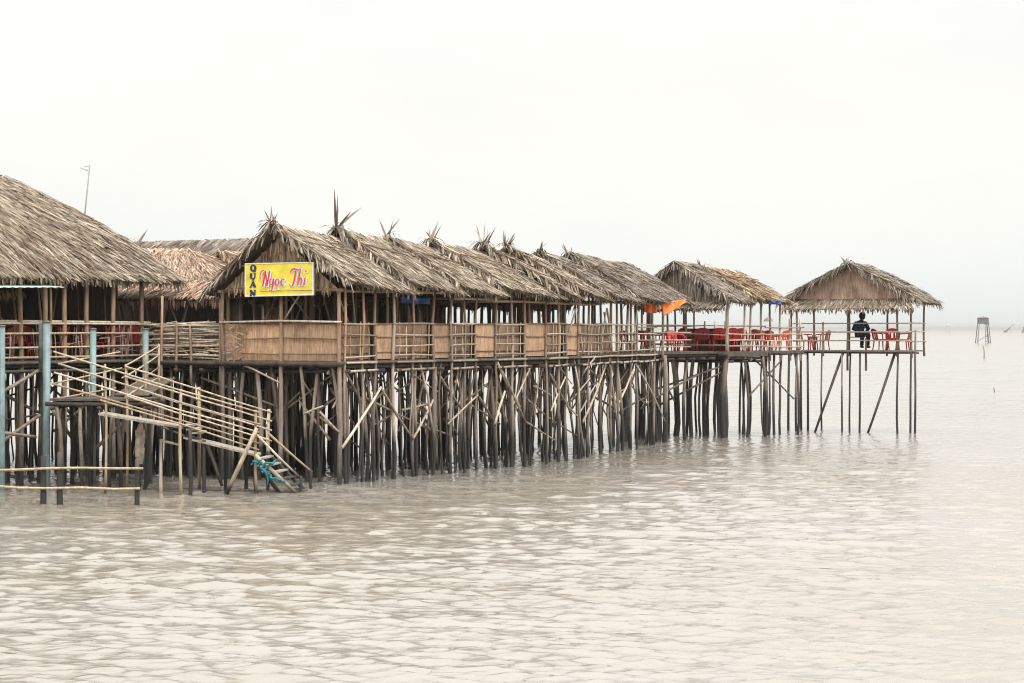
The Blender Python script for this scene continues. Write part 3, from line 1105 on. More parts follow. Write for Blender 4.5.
# N
stroke(nv, [(262, 420, 7), (262, 460, 7)], .010, smooth=False)
stroke(nv, [(260, 420, 13), (296, 460, 13)], .010, smooth=False)
stroke(nv, [(297, 420, 7), (297, 460, 7)], .010, smooth=False)
stroke(nv, [(251, 418, 5), (270, 418, 5)], .010, smooth=False)
stroke(nv, [(287, 418, 5), (306, 418, 5)], .010, smooth=False)
stroke(nv, [(252, 461, 5), (272, 461, 5)], .010, smooth=False)
stroke(nv, [(340, 427, 2.5), (790, 429, 2.5)], .010, smooth=False)
nv.build('block_lettering', M['navy'], sign)
SCRIPT = [
    [(352, 330, 4), (345, 300, 7), (353, 268, 8), (372, 252, 7), (384, 262, 6)],              # N flourish
    [(392, 258, 13), (380, 320, 15), (366, 388, 11)],
    [(388, 258, 10), (398, 318, 14), (404, 384, 11)],
    [(428, 256, 11), (416, 320, 14), (404, 386, 10)],
    [(452, 330, 8), (438, 325, 8), (428, 346, 12), (433, 374, 10), (448, 366, 7), (458, 330, 7)],  # g
    [(462, 322, 10), (456, 372, 12), (446, 415, 9), (430, 424, 6), (424, 410, 4)],
    [(494, 326, 7), (480, 338, 12), (478, 366, 12), (490, 380, 8), (503, 364, 11), (506, 340, 10), (494, 326, 7)],  # o
    [(488, 404, 10), (494, 411, 10)],                                                        # dot below
    [(552, 338, 11), (542, 326, 7), (528, 342, 12), (527, 368, 12), (540, 382, 8), (556, 370, 5)],   # c
    [(604, 278, 9), (622, 250, 14), (648, 246, 14), (672, 256, 12), (686, 244, 7)],             # T swash
    [(654, 258, 12), (644, 320, 15), (628, 378, 12), (610, 388, 8), (598, 372, 6)],
    [(694, 244, 10), (682, 312, 13), (670, 386, 11)],                                       # h
    [(680, 344, 6), (696, 322, 9), (703, 340, 12), (694, 384, 10)],
    [(736, 318, 11), (728, 352, 12), (726, 386, 9)],                                        # i
    [(739, 258, 11), (742, 272, 12)],
]
m = MB()
for s_ in SCRIPT:
    stroke(m, s_, .008, 5.0, 4, 3)
m.build('script_outline', M['sign_pale'], sign)
STK[0] = 0
m = MB()
for s_ in SCRIPT:
    stroke(m, [(x, y, w * .92) for x, y, w in s_], .034, 0)
m.build('script_lettering', M['sign_red'], sign)

# ================================================================== BACK OF THE PIER
GRP_B = 'platforms on dense stilts behind the front row of huts'
fr0 = Frame(A, U0)


def platform(label, fr, s0, s1, v0, v1, step, mt=None, cap=98):
    root = thing('stilt_platform', label, 'platform', fr((s0 + s1) / 2, (v0 + v1) / 2, 0), GRP_B)
    deck_part(root, fr, s0, s1, v0, v1)
    stilt_field(root, fr, s0, s1, v0, v1, step, mt, cap)
    return root


p1 = platform('boardwalk platform on crowded dark stilts behind the yellow-sign hut', fr0, 0.4, 6.0, 4.2, 10.6, .78)
p2 = platform('boardwalk platform on crowded dark stilts behind the hut with the blue tarp', fr0, 6.04, 12.0, 4.2, 10.0, .95)
p4 = platform('boardwalk platform on crowded dark stilts far behind the big hall', fr0, 3.0, 9.5, 10.8, 17.5, .8)
p5 = platform('boardwalk platform on dark stilts at the far left edge behind the hall', fr0, 1.5, 9.5, 17.5, 23.5, .85)
frB = Frame(B, C - B)
p3 = platform('boardwalk platform on spaced stilts behind the far huts of the row', frB, .3, 6.5, 4.2, 8.6, 1.15)
# second-row huts; the walled two are added to darken the openings
GRP_BH = 'huts in the second row behind the front huts'
for lab, fr, s0, s1, v0, wall in (
        ('dark-walled second-row hut glimpsed behind the hut with the blue tarp', fr0, 7.4, 11.6, 6.0, True),
        ('dark-walled second-row hut glimpsed through the lattice bays in the middle of the row', frB, .4, 5.0, 4.9, True),
        ('low second-row hut whose dark roof shows past the end of the long row', Frame((4.1, 99.5), (.27, .96)), 0, 5.0, 0.0, False)):
    root = thing('thatched_hut', lab, 'hut', fr((s0 + s1) / 2, v0 + 2, 0), GRP_BH)
    gable_roof(root, fr, s0, s1, v0 - .4, v0 + 2, v0 + 4.4, 5.3, 6.75 if wall else 7.1, 5.3, 'thatch_grey', 40, .1, True, True, None, None, False)
    for s in np.arange(s0 + .3, s1, 1.2):
        one_pole('post', root, M['post'], fr(s, v0, DECK if v0 > 5 else -1.2), fr(s, v0, 5.4), R(.05, .07), .03)
        one_pole('post', root, M['post'], fr(s, v0 + 3.9, DECK if v0 > 5 else -1.2), fr(s, v0 + 3.9, 5.4), R(.05, .07), .03)
    if wall:
        m = MB()
        m.slab([fr(s0, v0 + 4, 5.4), fr(s1, v0 + 4, 5.4), fr(s1, v0 + 4, DECK), fr(s0, v0 + 4, DECK)], fr.W * .04)
        m.slab([fr(s1 - .1, v0 + .1, 5.4), fr(s1 - .1, v0 + 3.9, 5.4), fr(s1 - .1, v0 + 3.9, DECK), fr(s1 - .1, v0 + .1, DECK)], fr.U * .04)
        m.build('dark_backing_wall', M['mat_dark'], root)  # dark walls added to darken the view through the row's openings
        rails(root, fr(s0, v0, 0), fr(s1, v0, 0), (3.7, 4.0, 4.4), .03, M['rail'])
    else:
        deck_part(root, fr, s0, s1, v0 - .1, v0 + 4)
        stilt_field(root, fr, s0, s1, v0, v0 + 4, 1.5, None, 30)

# ------------------------------------------------------------------ hall at the left
EH = V((-13.8, 70.0))
frH = Frame(EH - U0 * 5.0 + W0 * 0.35, U0)     # posts line, inset under the eave
hall = thing('thatched_hall', 'large hip-roofed thatched hall on stilts cut off by the picture edge', 'hall', frH(6, 4, 0))
hip_roof(hall, frH, -1.0, 13.25, -.35, 7.65, 5.72, 8.72, 3.1, 'thatch', 80, .22, True, True, L=(.25, .7), w=(.014, .042))
deck_part(hall, frH, -.6, 12.3, -.15, 7.6)
for px in (20, 45, 50, 64, 87, 114, 141):
    k = (px - 512) / FPX
    s = (k * frH.o.y - frH.o.x) / (frH.u.x - k * frH.u.y)
    one_pole('post', hall, M['post'], frH(s, 0, -1.2 if px in (20, 64, 114) else DECK - .2), frH(s + R(-.03, .03), 0, 5.8), .075 if px != 50 else .045, .02, 5, .9)
for s in (-.4, 1.2, 2.6, 4.0):
    one_pole('post', hall, M['post'], frH(s, 0, -1.2), frH(s, 0, 5.8), .075, .02, 5)
for s in np.arange(.5, 12.4, 1.05):
    for v in (1.6, 3.9, 7.0):
        one_pole('post', hall, M['rail'] if random.random() < .5 else M['post'], frH(s + R(-.3, .3), v + R(-.3, .3), DECK), frH(s + R(-.3, .3), v, 6.0), R(.03, .05), .03)
rails(hall, frH(-.5, -.08, 0), frH(12.2, -.08, 0), (3.50, 3.82, 4.14, 4.40), .034, M['gold_bamboo'], .012)
m = MB()
m.pole(frH(-.5, .05, 4.46), frH(12.2, .05, 4.46), .05, .008, 6)
m.build('top_rail', M['bamboo'], hall, True)
m = MB()
m.slab([frH(-.5, 7.4, 5.8), frH(12.2, 7.4, 5.8), frH(12.2, 7.4, DECK), frH(-.5, 7.4, DECK)], frH.W * .04)
m.slab([frH(-.5, 4.6, 6.4), frH(12.0, 4.6, 6.4), frH(12.0, 4.6, DECK), frH(-.5, 4.6, DECK)], frH.W * .04)
m.slab([frH(12.25, 1.3, 5.8), frH(12.25, 7.3, 5.8), frH(12.25, 7.3, DECK), frH(12.25, 1.3, DECK)], frH.U * .04)
m.build('dark_backing_wall', M['mat_dark'], hall)  # dark walls added to shut out bright gaps in the hall
m = MB()
m.pole(frH(-.6, -.2, DECK - .06), frH(12.3, -.2, DECK - .06), .045, .006, 6, 1)
m.pole(frH(-.6, -.12, DECK - .34), frH(12.3, -.12, DECK - .30), .045, .01, 6, 1)
m.build('edge_beam', M['deck'], hall, True)
stilt_field(hall, frH, 3.6, 12.3, -.1, 7.4, .80, None, 98)
for s in np.arange(3.8, 12.2, .62):
    one_pole('stilt', hall, M['stilt'], frH(s + R(-.2, .2), -.05, -1.3), frH(s, .1, DECK - .1), R(.05, .085), .04, 5) if len(hall.children) < 150 else None
for (x0, y0, x1, y1) in ((2, 433, 36, 437), (50, 406, 78, 447), (78, 465, 122, 423), (2, 392, 46, 366), (4, 440, 40, 415)):
    one_pole('brace', hall, M['stilt'], P(x0, y0, 70.2 + x0 * .022), P(x1, y1, 70.2 + x1 * .022), .055, .02)
m = MB()
for k in range(46):
    s0_, v0_ = R(4.2, 12.2), R(-.02, .6)
    m.pole(frH(s0_, v0_, DECK), frH(s0_ + R(-.15, .15), v0_, R(4.0, 4.6)), R(.012, .024), .04, 3)
for k in range(26):
    s0_, v0_, z0_ = R(4.2, 11.5), R(.1, .7), R(3.5, 4.45)
    m.pole(frH(s0_, v0_, z0_), frH(s0_ + R(.4, 1.5), v0_, z0_ + R(-.25, .25)), R(.012, .022), .04, 3)
m.build('stick_screen', M['rail'], hall, True)
for k in range(16):
    s0_, v0_, z0_ = R(4, 11), R(.3, 4), R(1.2, 3.1)
    one_pole('brace', hall, M['stilt'] if random.random() < .6 else M['stilt_dark'], frH(s0_, v0_, z0_), frH(s0_ + R(.8, 2.2), v0_ + R(-.5, .5), z0_ + random.choice((-1, 1)) * R(.1, 1.2)), R(.03, .055), .03)
m = MB()     # green awning sheet under the eave, lightly corrugated
n0 = 16
for i in range(n0):
    for j in range(2):
        pass
a0, a1 = frH(2.2, -.9, 5.36), frH(7.25, -.75, 5.44)
b0, b1 = frH(2.2, .3, 5.46), frH(7.25, .3, 5.54)
rowv = []
for i in range(61):
    u = i / 60
    zz = .008 * math.sin(i * 1.57)
    rowv.append((a0.lerp(a1, u) + V((0, 0, zz)), b0.lerp(b1, u) + V((0, 0, zz))))
for i in range(60):
    m.slab([rowv[i][0], rowv[i + 1][0], rowv[i + 1][1], rowv[i][1]], .012)
m.build('awning', M['green'], hall)
m = MB()   # thatch edge of the hall's inner lean-to, pale bits under the roof
for i in range(320):
    p = frH(R(3, 9), R(2.0, 2.2), R(5.25, 5.4))
    m.strip(p, V((R(-.3, .3), R(-.3, .3), -1)).normalized(), frH.U, R(.1, .25), R(.04, .08), -frH.W, .02)
m.build('inner_leaf_fringe', M['thatch_gold'], hall)

# walkway with the brushwood fence between hall and sign hut
FE0 = V((-10.55, 75.2))
frF = Frame(FE0, -W0)         # u runs right along the fence, w runs back
flen = ((A + W0 * 4.0) - FE0).length
walk = thing('stilt_walkway', 'walkway deck on dark stilts between the big hall and the yellow-sign hut', 'walkway', frF(flen / 2, 2, 0))
deck_part(walk, frF, 0, flen, -.05, 6.0)
stilt_field(walk, frF, -.2, flen, .1, 6.0, .52, None, 70)
m = MB()
m.pole(frF(-.2, -.1, DECK - .1), frF(flen, -.1, DECK - .1), .07, .01)
m.build('edge_beam', M['dark_wood'], walk, True)
for k in range(14):
    s0_, v0_, z0_ = R(-.2, 1.6), R(.1, 2.5), R(1.4, 3.2)
    one_pole('brace', walk, M['stilt'], frF(s0_, v0_, z0_), frF(s0_ + R(.6, 1.5), v0_ + R(-.4, .4), z0_ + random.choice((-1, 1)) * R(.05, .9)), R(.025, .045), .03)
fence = thing('brushwood_fence', 'rough fence of horizontal sticks left of the bamboo matting wall', 'fence', frF(flen / 2, 0, DECK))
m = MB()
for i in range(80):
    z = DECK + .05 + 1.0 * random.random()
    s = R(-.2, flen * .8)
    e = min(flen, s + R(.5, 1.6))
    m.pole(frF(s, R(-.03, .05), z), frF(e, R(-.03, .05), z + R(-.08, .08)), R(.012, .026), .03, 3)
for i in range(60):
    s = R(-.1, flen - .3)
    z = R(DECK + .1, 4.3)
    m.pole(frF(s, R(.0, .05), z), frF(s + R(.1, .35), R(.0, .05), z + R(-.25, .25)), R(.008, .016), .03, 2)
m.build('sticks', M['bamboo'], fence, True)
m = MB()
for z in (3.52, 3.8, 4.12, 4.40):
    m.pole(frF(-.2, -.06, z), frF(flen, -.06, z + R(-.03, .03)), .026, .015, 5)
m.build('rail', M['rail'], fence, True)
for px, top, bot in ((162, 296, 470), (176, 322, 372), (191, 326, 384), (221, 298, 400)):
    k = (px - 512) / FPX
    s = (k * frF.o.y - frF.o.x) / (frF.u.x - k * frF.u.y)
    q = frF(s, -.11, 0)
    one_pole('post', fence, M['post'], P(px, bot, q.y), P(px + R(-1, 1), top, q.y), .045, .02)
m = MB()
m.slab([frF(0, .3, 4.25), frF(flen, .3, 4.25), frF(flen, .3, DECK), frF(0, .3, DECK)], frF.W * .03)
m.build('backing_mat', M['mat_dark'], fence)

# ------------------------------------------------------------------ roofs behind
bh = thing('thatched_hut', 'reddish two-tiered thatched hut behind the gap between the hall and the yellow-sign hut', 'hut', V((-11, 80.5, 0)))
frR = Frame(V((-11.6, 77.2)), -W0)
frR2 = Frame(FE0 + U0 * 3.0 + W0 * 5.6, -W0)
rf_ = hip_roof(bh, frR2, 0, 5.6, 0, 5.0, 5.55, 6.75, 2.5, 'thatch_red', 60, .06, False, True)
tuft('ridge_tuft', rf_, frR2(1.0, 2.5, 6.85), 8, (.4, .8), M['thatch_grey'])
# lower eave tier hanging in front of it
q = (frR2(.1, -1.0, 5.22), frR2(6.6, -1.0, 5.22), frR2(6.4, .15, 5.75), frR2(.2, .15, 5.75))
sl, lf = MB(), MB()
slab_plane(sl, q)
thatch_plane(lf, q, 70)
eave_fringe(lf, q[0], q[1], frR2.W, 40, (.15, .4))
low = sl.build('lower_eave', M['thatch_under'], bh)
lf.build('thatch_leaves', M['thatch_red'], low)
deck_part(bh, frR2, 0, 5, -.6, 4.6)
stilt_field(bh, frR2, 0, 5, -.4, 4.6, .62, M['stilt_dark'], 70)
for s in np.arange(.2, 5.1, .42):
    one_pole('post', bh, M['rail'] if random.random() < .7 else M['post'], frR2(s + R(-.15, .15), R(-.8, .6), DECK), frR2(s + R(-.2, .2), R(-.6, .4), 5.5), R(.03, .05), .04)
m = MB()
m.slab([frR2(0, 2.2, 6.0), frR2(5.2, 2.2, 6.0), frR2(5.2, 2.2, DECK), frR2(0, 2.2, DECK)], frR2.W * .04)
m.build('dark_backing_wall', M['mat_dark'], bh)  # dark wall added to darken the gap above the stick fence

sg = thing('thatched_hut', 'small hut with an open frayed gable and reddish roof left of the yellow sign', 'hut', V((-9.5, 85, 0)))
gp = P(219, 252, 81.5)
frS = Frame(V((gp.x, gp.y)) - W0 * -1.6, U0)
frS = Frame(V((gp.x, gp.y)) - W0 * 1.6, U0)
gable_roof(sg, frS, 0, 4.0, 0, 1.6, 3.2, 5.9, gp.z - .08, 5.9, 'thatch_red', 60, .08, True, False, None, None, True)
fm = MB()
rake_fringe(fm, frS(-.02, 1.6, gp.z), frS(-.02, 0, 5.98), -frS.U, 70, (.3, .6))
rake_fringe(fm, frS(-.02, 1.6, gp.z), frS(-.02, 3.2, 5.98), -frS.U, 70, (.3, .6))
fm.build('frayed_gable', M['thatch_gold'], sg)
deck_part(sg, frS, 0, 4, 0, 3.2)
for s in (.2, 1.5, 2.8, 3.9):
    for v in (.1, 1.6, 3.1):
        one_pole('post', sg, M['stilt_dark'], frS(s, v, -1.2), frS(s, v, 6.0 if v != 1.6 else 6.4), .06, .03)
m = MB()
m.slab([frS(1.2, .1, 6.0), frS(1.2, 3.1, 6.0), frS(1.2, 3.1, DECK), frS(1.2, .1, DECK)], frS.U * .04)
m.build('dark_backing_wall', M['mat_dark'], sg)  # dark wall added to block light seen behind the sign hut

lh = thing('thatched_hall', 'long grey thatched hall far behind with a straight ridge above the other roofs', 'hall', V((-11, 88, 0)))
l0, l1 = P(118, 243, 98.0), P(290, 238, 92.5)
frL = Frame(V((l0.x, l0.y)), V((l1.x - l0.x, l1.y - l0.y)))
ll = (V((l1.x, l1.y)) - V((l0.x, l0.y))).length
frL.o = frL.o - frL.w * 2.6
gable_roof(lh, frL, 0, ll, 0, 2.6, 5.2, 5.75, l1.z - .02, 5.75, 'thatch_grey', 60, 0.0, True, True, None, None, True)
deck_part(lh, frL, 0, ll, 0, 5.2)
for s in np.arange(.2, ll, 1.1):
    for v in (.2, 5.0):
        one_pole('post', lh, M['stilt_dark'], frL(s, v, -1.2), frL(s, v, 5.6), .06, .03)
m = MB()
m.slab([frL(0, 3.2, 6.0), frL(ll, 3.2, 6.0), frL(ll, 3.2, DECK), frL(0, 3.2, DECK)], frL.W * .04)
m.build('dark_backing_wall', M['mat_dark'], lh)

ant = thing('antenna_pole', 'thin leaning antenna pole rising behind the large hall roof', 'pole', G(80, DECK, 80.0))
one_pole('mast', ant, M['steel'], G(70.5, DECK, 80), P(90, 165, 80), .035, .003, 4, .6)
m = MB()
m.pole(P(88.3, 171, 80), P(80, 167.5, 80), .012, .01, 2)
m.pole(P(89.5, 167, 80), P(84, 166.2, 80), .010, .01, 2)
m.build('wire', M['steel'], ant, True)

# ------------------------------------------------------------------ pipes
GP = 'teal plastic pipe posts standing in front of the hall'
for px, top, Y, r, lab in ((0.8, 327, 69.0, .10, 'teal pipe post at the very edge of the picture'),
                          (46, 323, 70.3, .105, 'teal pipe post with a dark weathered upper sleeve, thickest of the four'),
                          (92.5, 330, 71.9, .09, 'teal pipe post rising behind the bamboo landing'),
                          (145, 330, 73.9, .085, 'teal pipe post beside the rough stick fence')):
    base = G(px, 0, Y)
    root = thing('pipe_post', lab, 'pipe', base, GP)
    m = MB()
    zt = P(px, top, Y).z
    m.tube([base + V((0, 0, -1.3)), base + V((.01, 0, 1.2)), base + V((0.015, 0, zt - .001))], r, r, 16)
    m.build('pipe', M['pipe'], root, True)
    m = MB()
    m.tube([base + V((0.015, 0, zt)), base + V((0.015, 0, zt + .05))], r * 1.08, r * 1.08, 16)
    if px > 40 and px < 50:
        m.tube([base + V((-.12, .14, 3.15)), base + V((-.12, .14, zt))], r * 1.05, r * 1.0, 14)
    m.build('sleeve' if 40 < px < 50 else 'cap', M['pipe_old'], root, True)

# ------------------------------------------------------------------ gangway, landing and steps
land = thing('bamboo_landing', 'weathered plank landing on stilts below the hall with bamboo handrails', 'landing', G(98, 0, 70.5))
ZL = 2.42
LX0, LX1 = -12.35, -9.7
m = MB()
yy = 69.3
while yy < 72.0:
    m.box((LX0 + (LX1 - LX0) / 2 + R(-.04, .04), yy + .09, ZL - .03 + R(-.008, .008)), ((LX1 - LX0) / 2, 0, 0), (0, .085, 0), (0, 0, .03))
    yy += .19
m.build('planks', M['deck'], land)
m = MB()
for y_ in (69.35, 70.6, 71.9):
    m.pole(V((LX0 - .1, y_, ZL - .14)), V((LX1 + .1, y_, ZL - .14)), .06, .01, 3, 1)
for x_ in (LX0 + .1, -11, LX1 - .1):
    m.pole(V((x_, 69.2, ZL - .25)), V((x_, 72.0, ZL - .25)), .06, .01, 3, 1)
m.build('joists', M['dark_wood'], land, True)
for x_ in (-12.2, -11.5, -10.7, -9.9):
    for y_ in (69.4, 70.6, 71.8):
        add_stilt(land, (x_, y_), top=ZL - .1, r=R(.05, .07), mat=M['stilt_dark'] if random.random() < .5 else M['stilt'])
# handrails climbing left to right behind the landing, and the ramp up to the walkway
for (x0, y0, x1, y1, Ya, Yb) in ((58, 364, 120, 352, 71.6, 72.6), (52, 384, 122, 368, 71.0, 72.2), (54, 399, 116, 388, 69.6, 70.4)):
    one_pole('handrail', land, M['gold_bamboo'], P(x0, y0, Ya), P(x1, y1, Yb), .025, .03)
ramp_o = thing('bamboo_ramp', 'short plank ramp with bamboo handrails climbing from landing to walkway', 'ramp', G(145, ZL, 72.5))
r0, r1 = V((-10.4, 71.0, ZL + .05)), V((-10.0, 73.7, 2.88))
d = (r1 - r0).normalized()
sd = d.cross(V((0, 0, 1))).normalized()
m = MB()
up = sd.cross(d)
for k in range(14):
    c = r0.lerp(r1, (k + .5) / 14)
    m.box(c, sd * .48, d * .11, up * .02)
m.build('planks', M['deck'], ramp_o)
for (x0, y0, x1, y1) in ((125, 366, 159, 346), (122, 378, 159, 355), (126, 388, 159, 367), (125, 397, 158, 378)):
    one_pole('handrail', ramp_o, M['gold_bamboo'], P(x0, y0, 70.6), P(x1, y1, 73.2), .024, .03)
for px, y0, y1, Yq in ((126, 364, 432, 70.55), (145.5, 352, 396, 72.0), (159, 344, 425, 73.2)):
    one_pole('post', ramp_o, M['gold_bamboo'], P(px, y1, Yq), P(px, y0, Yq), .04, .02)

gang = thing('bamboo_gangway', 'bamboo gangway with long slanting handrails sloping down towards the water', 'gangway', G(180, 0, 68.3))
YN, YF = 67.8, 69.0
path = [(102, 412.5), (140, 418), (182, 427), (183, 434), (222, 445), (256, 455)]


def walk_seg(x0, y0, x1, y1, name):
    a, b = P(x0, y0, YN), P(x1, y1, YN)
    mm = MB()
    nseg = 6
    for k in range(7):
        yy = (k + .5) / 7 * (YF - YN)
        off = V((0, yy, 0))
        mm.slab([a + off + V((0, -.075, 0)), b + off + V((0, -.075, 0)), b + off + V((0, .075, 0)), a + off + V((0, .075, 0))], .035 + R(0, .02))
    return mm.build(name, M['deck_pale'], gang)


walk_seg(98, 413, 183, 427, 'walkway_planks')
walk_seg(183, 437, 257, 455, 'walkway_planks')
m = MB()
for k in range(3):
    z = P(183, 426 + 3.5 * k, YN)
    m.box((z.x + .12 * k + .1, (YN + YF) / 2, z.z), (.14, 0, 0), (0, (YF - YN) / 2, 0), (0, 0, .025))
m.build('step', M['deck_pale'], gang)
near = [(53, 352, 181, 391, 256, 412), (58, 363, 181, 402, 257, 423), (54, 373, 181, 411, 256, 432), (54, 384, 181, 420, 256, 442), (100, 400, 181, 424, 256, 449)]
far = [(125, 366, 199, 389, 269, 411), (125, 376, 199, 399, 269, 420), (126, 386, 199, 409, 269, 430), (127, 396, 199, 419, 269, 440)]
for lst, Yr in ((near, YN - .05), (far, YF + .05)):
    for (x0, y0, x1, y1, x2, y2) in lst:
        m = MB()
        j = R(-.7, .7)
        a, b, c = P(x0, y0 + j, Yr), P(x1, y1 + j, Yr), P(x2, y2 + j, Yr)
        pts = [a, a.lerp(b, .33) + V((0, 0, R(-.02, .02))), a.lerp(b, .66) + V((0, 0, R(-.02, .02))), b, b.lerp(c, .5) + V((0, 0, R(-.02, .02))), c + (c - b).normalized() * .08]
        m.tube(pts, .026, .020, 7)
        m.build('handrail', M['gold_bamboo'] if random.random() < .6 else M['bamboo'], gang, True)
for px, yt, yb, Yr, mt, r in ((105, 364, 484, YN, 'gold_bamboo', .045), (181, 389, 493, YN - .02, 'gold_bamboo', .055), (256, 410, 497, YN, 'gold_bamboo', .055),
                              (126, 364, 478, YF + .1, 'gold_bamboo', .045), (199, 387, 492, YF + .1, 'gold_bamboo', .065), (269, 409, 494, YF + .1, 'gold_bamboo', .06),
                              (190, 430, 497, YN, 'stilt_dark', .07), (204, 440, 497, YN + .1, 'stilt_dark', .07), (225, 446, 495, YF, 'stilt_dark', .06), (247, 455, 496, YF, 'stilt_dark', .07)):
    m = MB()
    a, b = P(px + R(-1, 1), yb + 14, Yr), P(px, yt, Yr)
    m.pole(a, b, r * .8, .03, 5, .85)
    m.build('post', M[mt], gang, True)
one_pole('prop', gang, M['bamboo'], P(226, 494, YN - .3), P(257, 428, YN - .12), .065, .01)
one_pole('prop', gang, M['stilt'], P(207, 444, YN + .4), P(222, 486, YN + .4), .055, .02)
frm = thing('angled_stake', 'low angled stake frame standing in the water under the gangway', 'stake', G(161, 0, 68.4))
one_pole('post', frm, M['rail'], P(161, 500, 68.4), P(161, 440, 68.4), .05, .02)
one_pole('crossbar', frm, M['bamboo'], P(160, 440, 68.4), P(180, 445, 68.2), .04, .02)

steps = thing('bamboo_steps', 'steep wooden steps with bamboo handrails leading into the water', 'steps', G(283, 0, 68))
for (x0, y0, x1, y1, Yr, mt, r) in ((255, 455, 302, 496, YN - .05, 'bamboo', .06), (266, 452, 311, 494, YF, 'stilt', .06)):
    one_pole('stringer', steps, M[mt], P(x0, y0, Yr), P(x1 + 2, y1 + 4, Yr), r, .01)
for (x0, y0, x1, y1, Yr) in ((256, 434, 300, 478, YN - .05), (269, 434, 312, 472, YF + .05), (256, 436, 269, 440, YN)):
    one_pole('handrail', steps, M['gold_bamboo'], P(x0, y0, Yr), P(x1, y1, Yr), .035, .02)
for (x0, y0, x1, y1, Yr) in ((300, 476, 301, 500, YN - .05), (311, 470, 311, 497, YF + .05)):
    one_pole('post', steps, M['stilt_dark'], P(x0, y1, Yr), P(x1, y0, Yr), .045, .02)
for k in range(6):
    u = (k + .6) / 6.2
    a, b = P(255 + 47 * u, 455 + 41 * u, YN - .05), P(266 + 45 * u, 452 + 42 * u, YF)
    m = MB()
    m.box((a + b) / 2, (b - a) / 2, V((.09, -.02, 0)), V((0, 0, .02)))
    m.build('tread', M['deck_pale'] if k < 3 else M['dark_wood'], steps)
for (x0, y0, x1, y1) in ((258, 466, 284, 494), (254, 458, 256, 490)):
    one_pole('stringer' if x1 > 270 else 'post', steps, M['stilt_dark'], P(x0, y0, YN + .3), P(x1, y1 + 5, YN + .2), .06, .02)
cl = thing('teal_netting', 'torn teal netting wound around the steps by the water', 'netting', P(265, 470, YN - .1))
m = MB()
for (x0, y0, x1, y1) in ((253, 460, 260, 464), (252, 464, 262, 458), (259, 467, 278, 459), (262, 471, 276, 461), (258, 465, 269, 474), (262, 470, 271, 477), (275, 478, 286, 482), (277, 480, 283, 484), (268, 474, 276, 480)):
    a, b = P(x0, y0, YN - .14), P(x1, y1, YN - .14)
    pts = [a.lerp(b, k / 6) + V((R(-.03, .03), R(-.04, .04), R(-.04, .04))) for k in range(7)]
    m.tube(pts, R(.02, .04), R(.012, .03), 6)
m.build('netting', M['teal'], cl)
for i in range(1):
    m = MB()
    for k in range(40):
        p = P(R(255, 284), R(458, 482), YN - .14)
    pts = [P(262, 468, YN - .15), P(266, 473, YN - .16), P(268, 480, YN - .15), P(267, 486, YN - .15)]
    m.tube(pts, .03, .015, 6)
    m.build('loose_end', M['teal'], cl, True)

rag = thing('sacking_bundle', 'pale frayed sacking bundle hanging beside the pipe under the gangway', 'sack', P(140, 445, 69.0))
m = MB()
pts = [P(140.5, 424, 69.0), P(140, 430, 69.0), P(140.5, 438, 69.0), P(139.5, 448, 69.0), P(140, 457, 69.0), P(140.5, 464, 69.0)]
for rr, (i0, i1) in (((.05, .13), (0, 2)), ((.13, .12), (1, 4)), ((.13, .05), (3, 6))):
    m.tube([p + V((R(-.02, .02), R(-.02, .02), 0)) for p in pts[i0:i1 + 1]], rr[0], rr[1], 10)
m.build('sack', M['rag'], rag, True)
one_pole('cord', rag, M['rail'], P(140.5, 426, 69.0), P(141, 416, 69.2), .02, .01)
one_pole('tie_post', rag, M['stilt_dark'], P(139, 500, 69.8), P(139.5, 426, 69.8), .05, .02)

lf_ = thing('bamboo_rail_fence', 'low two-rail bamboo fence standing in the water at the front', 'fence', G(70, 0, 63.4))
for (y0, y1) in ((469.5, 468.5), (486.5, 488.5)):
    m = MB()
    m.tube([P(-14 + 32 * k, y0 + (y1 - y0) * k / 5 + R(-1.3, 1.3), 63.4) for k in range(5)] + [P(143 if y0 < 480 else 140, y1, 63.4)], .034, .028, 8)
    m.build('rail', M['dry_bamboo'], lf_, True)
for px, yt, yb in ((43.5, 456, 522), (60, 452, 518), (137, 459, 520), (-12, 455, 520)):
    one_pole('post', lf_, M['stilt_dark'], P(px, yb, 63.5), P(px, yt, 63.5), .085 if px != 137 else .07, .015)

# ------------------------------------------------------------------ far cluster: two huts
GE = 'thatched huts at the seaward end of the pier'
frD = Frame(D, UD)
d1 = thing('thatched_hut', 'dark thatched hut with a grey leaf-covered gable right of the orange tarps', 'hut', frD(1.2, 2, 0), GE)
gable_roof(d1, frD, -.30, 1.4, -.35, 2.5, 5.0, 5.30, 6.84, 5.3, 'thatch_grey', 66, .12, True, False, None, None, True, ovr=0.0)
gable_panel(d1, frD, -.05, -.1, 2.5, 4.9, 5.34, 6.74, M['mat_dark'], 'thatch_grey', 110)
q = (frD(-.5, -.1, 5.1), frD(-.5, 4.3, 5.1), frD(.02, 4.1, 5.4), frD(.02, 0, 5.4))
sl, lf = MB(), MB()
slab_plane(sl, q, .05)
thatch_plane(lf, q, 90, (.25, .45))
eave_fringe(lf, q[0], q[1], frD.U, 30, (.08, .2))
skirt = sl.build('skirt_eave', M['thatch_under'], d1)
lf.build('thatch_leaves', M['thatch'], skirt)
m = MB()
m.slab([frD(.04, .3, 5.26), frD(.04, 3.9, 5.26), frD(.04, 3.9, 5.02), frD(.04, .3, 5.02)], frD.U * .02)
m.build('valance', M['mat_gable'], d1)
deck_part(d1, frD, -.1, 2.5, -.1, 4.2, th=.2)
m = MB()
m.slab([frD(2.35, 1.2, 4.3), frD(2.35, 4.0, 4.3), frD(2.35, 4.0, DECK), frD(2.35, 1.2, DECK)], frD.U * .03)
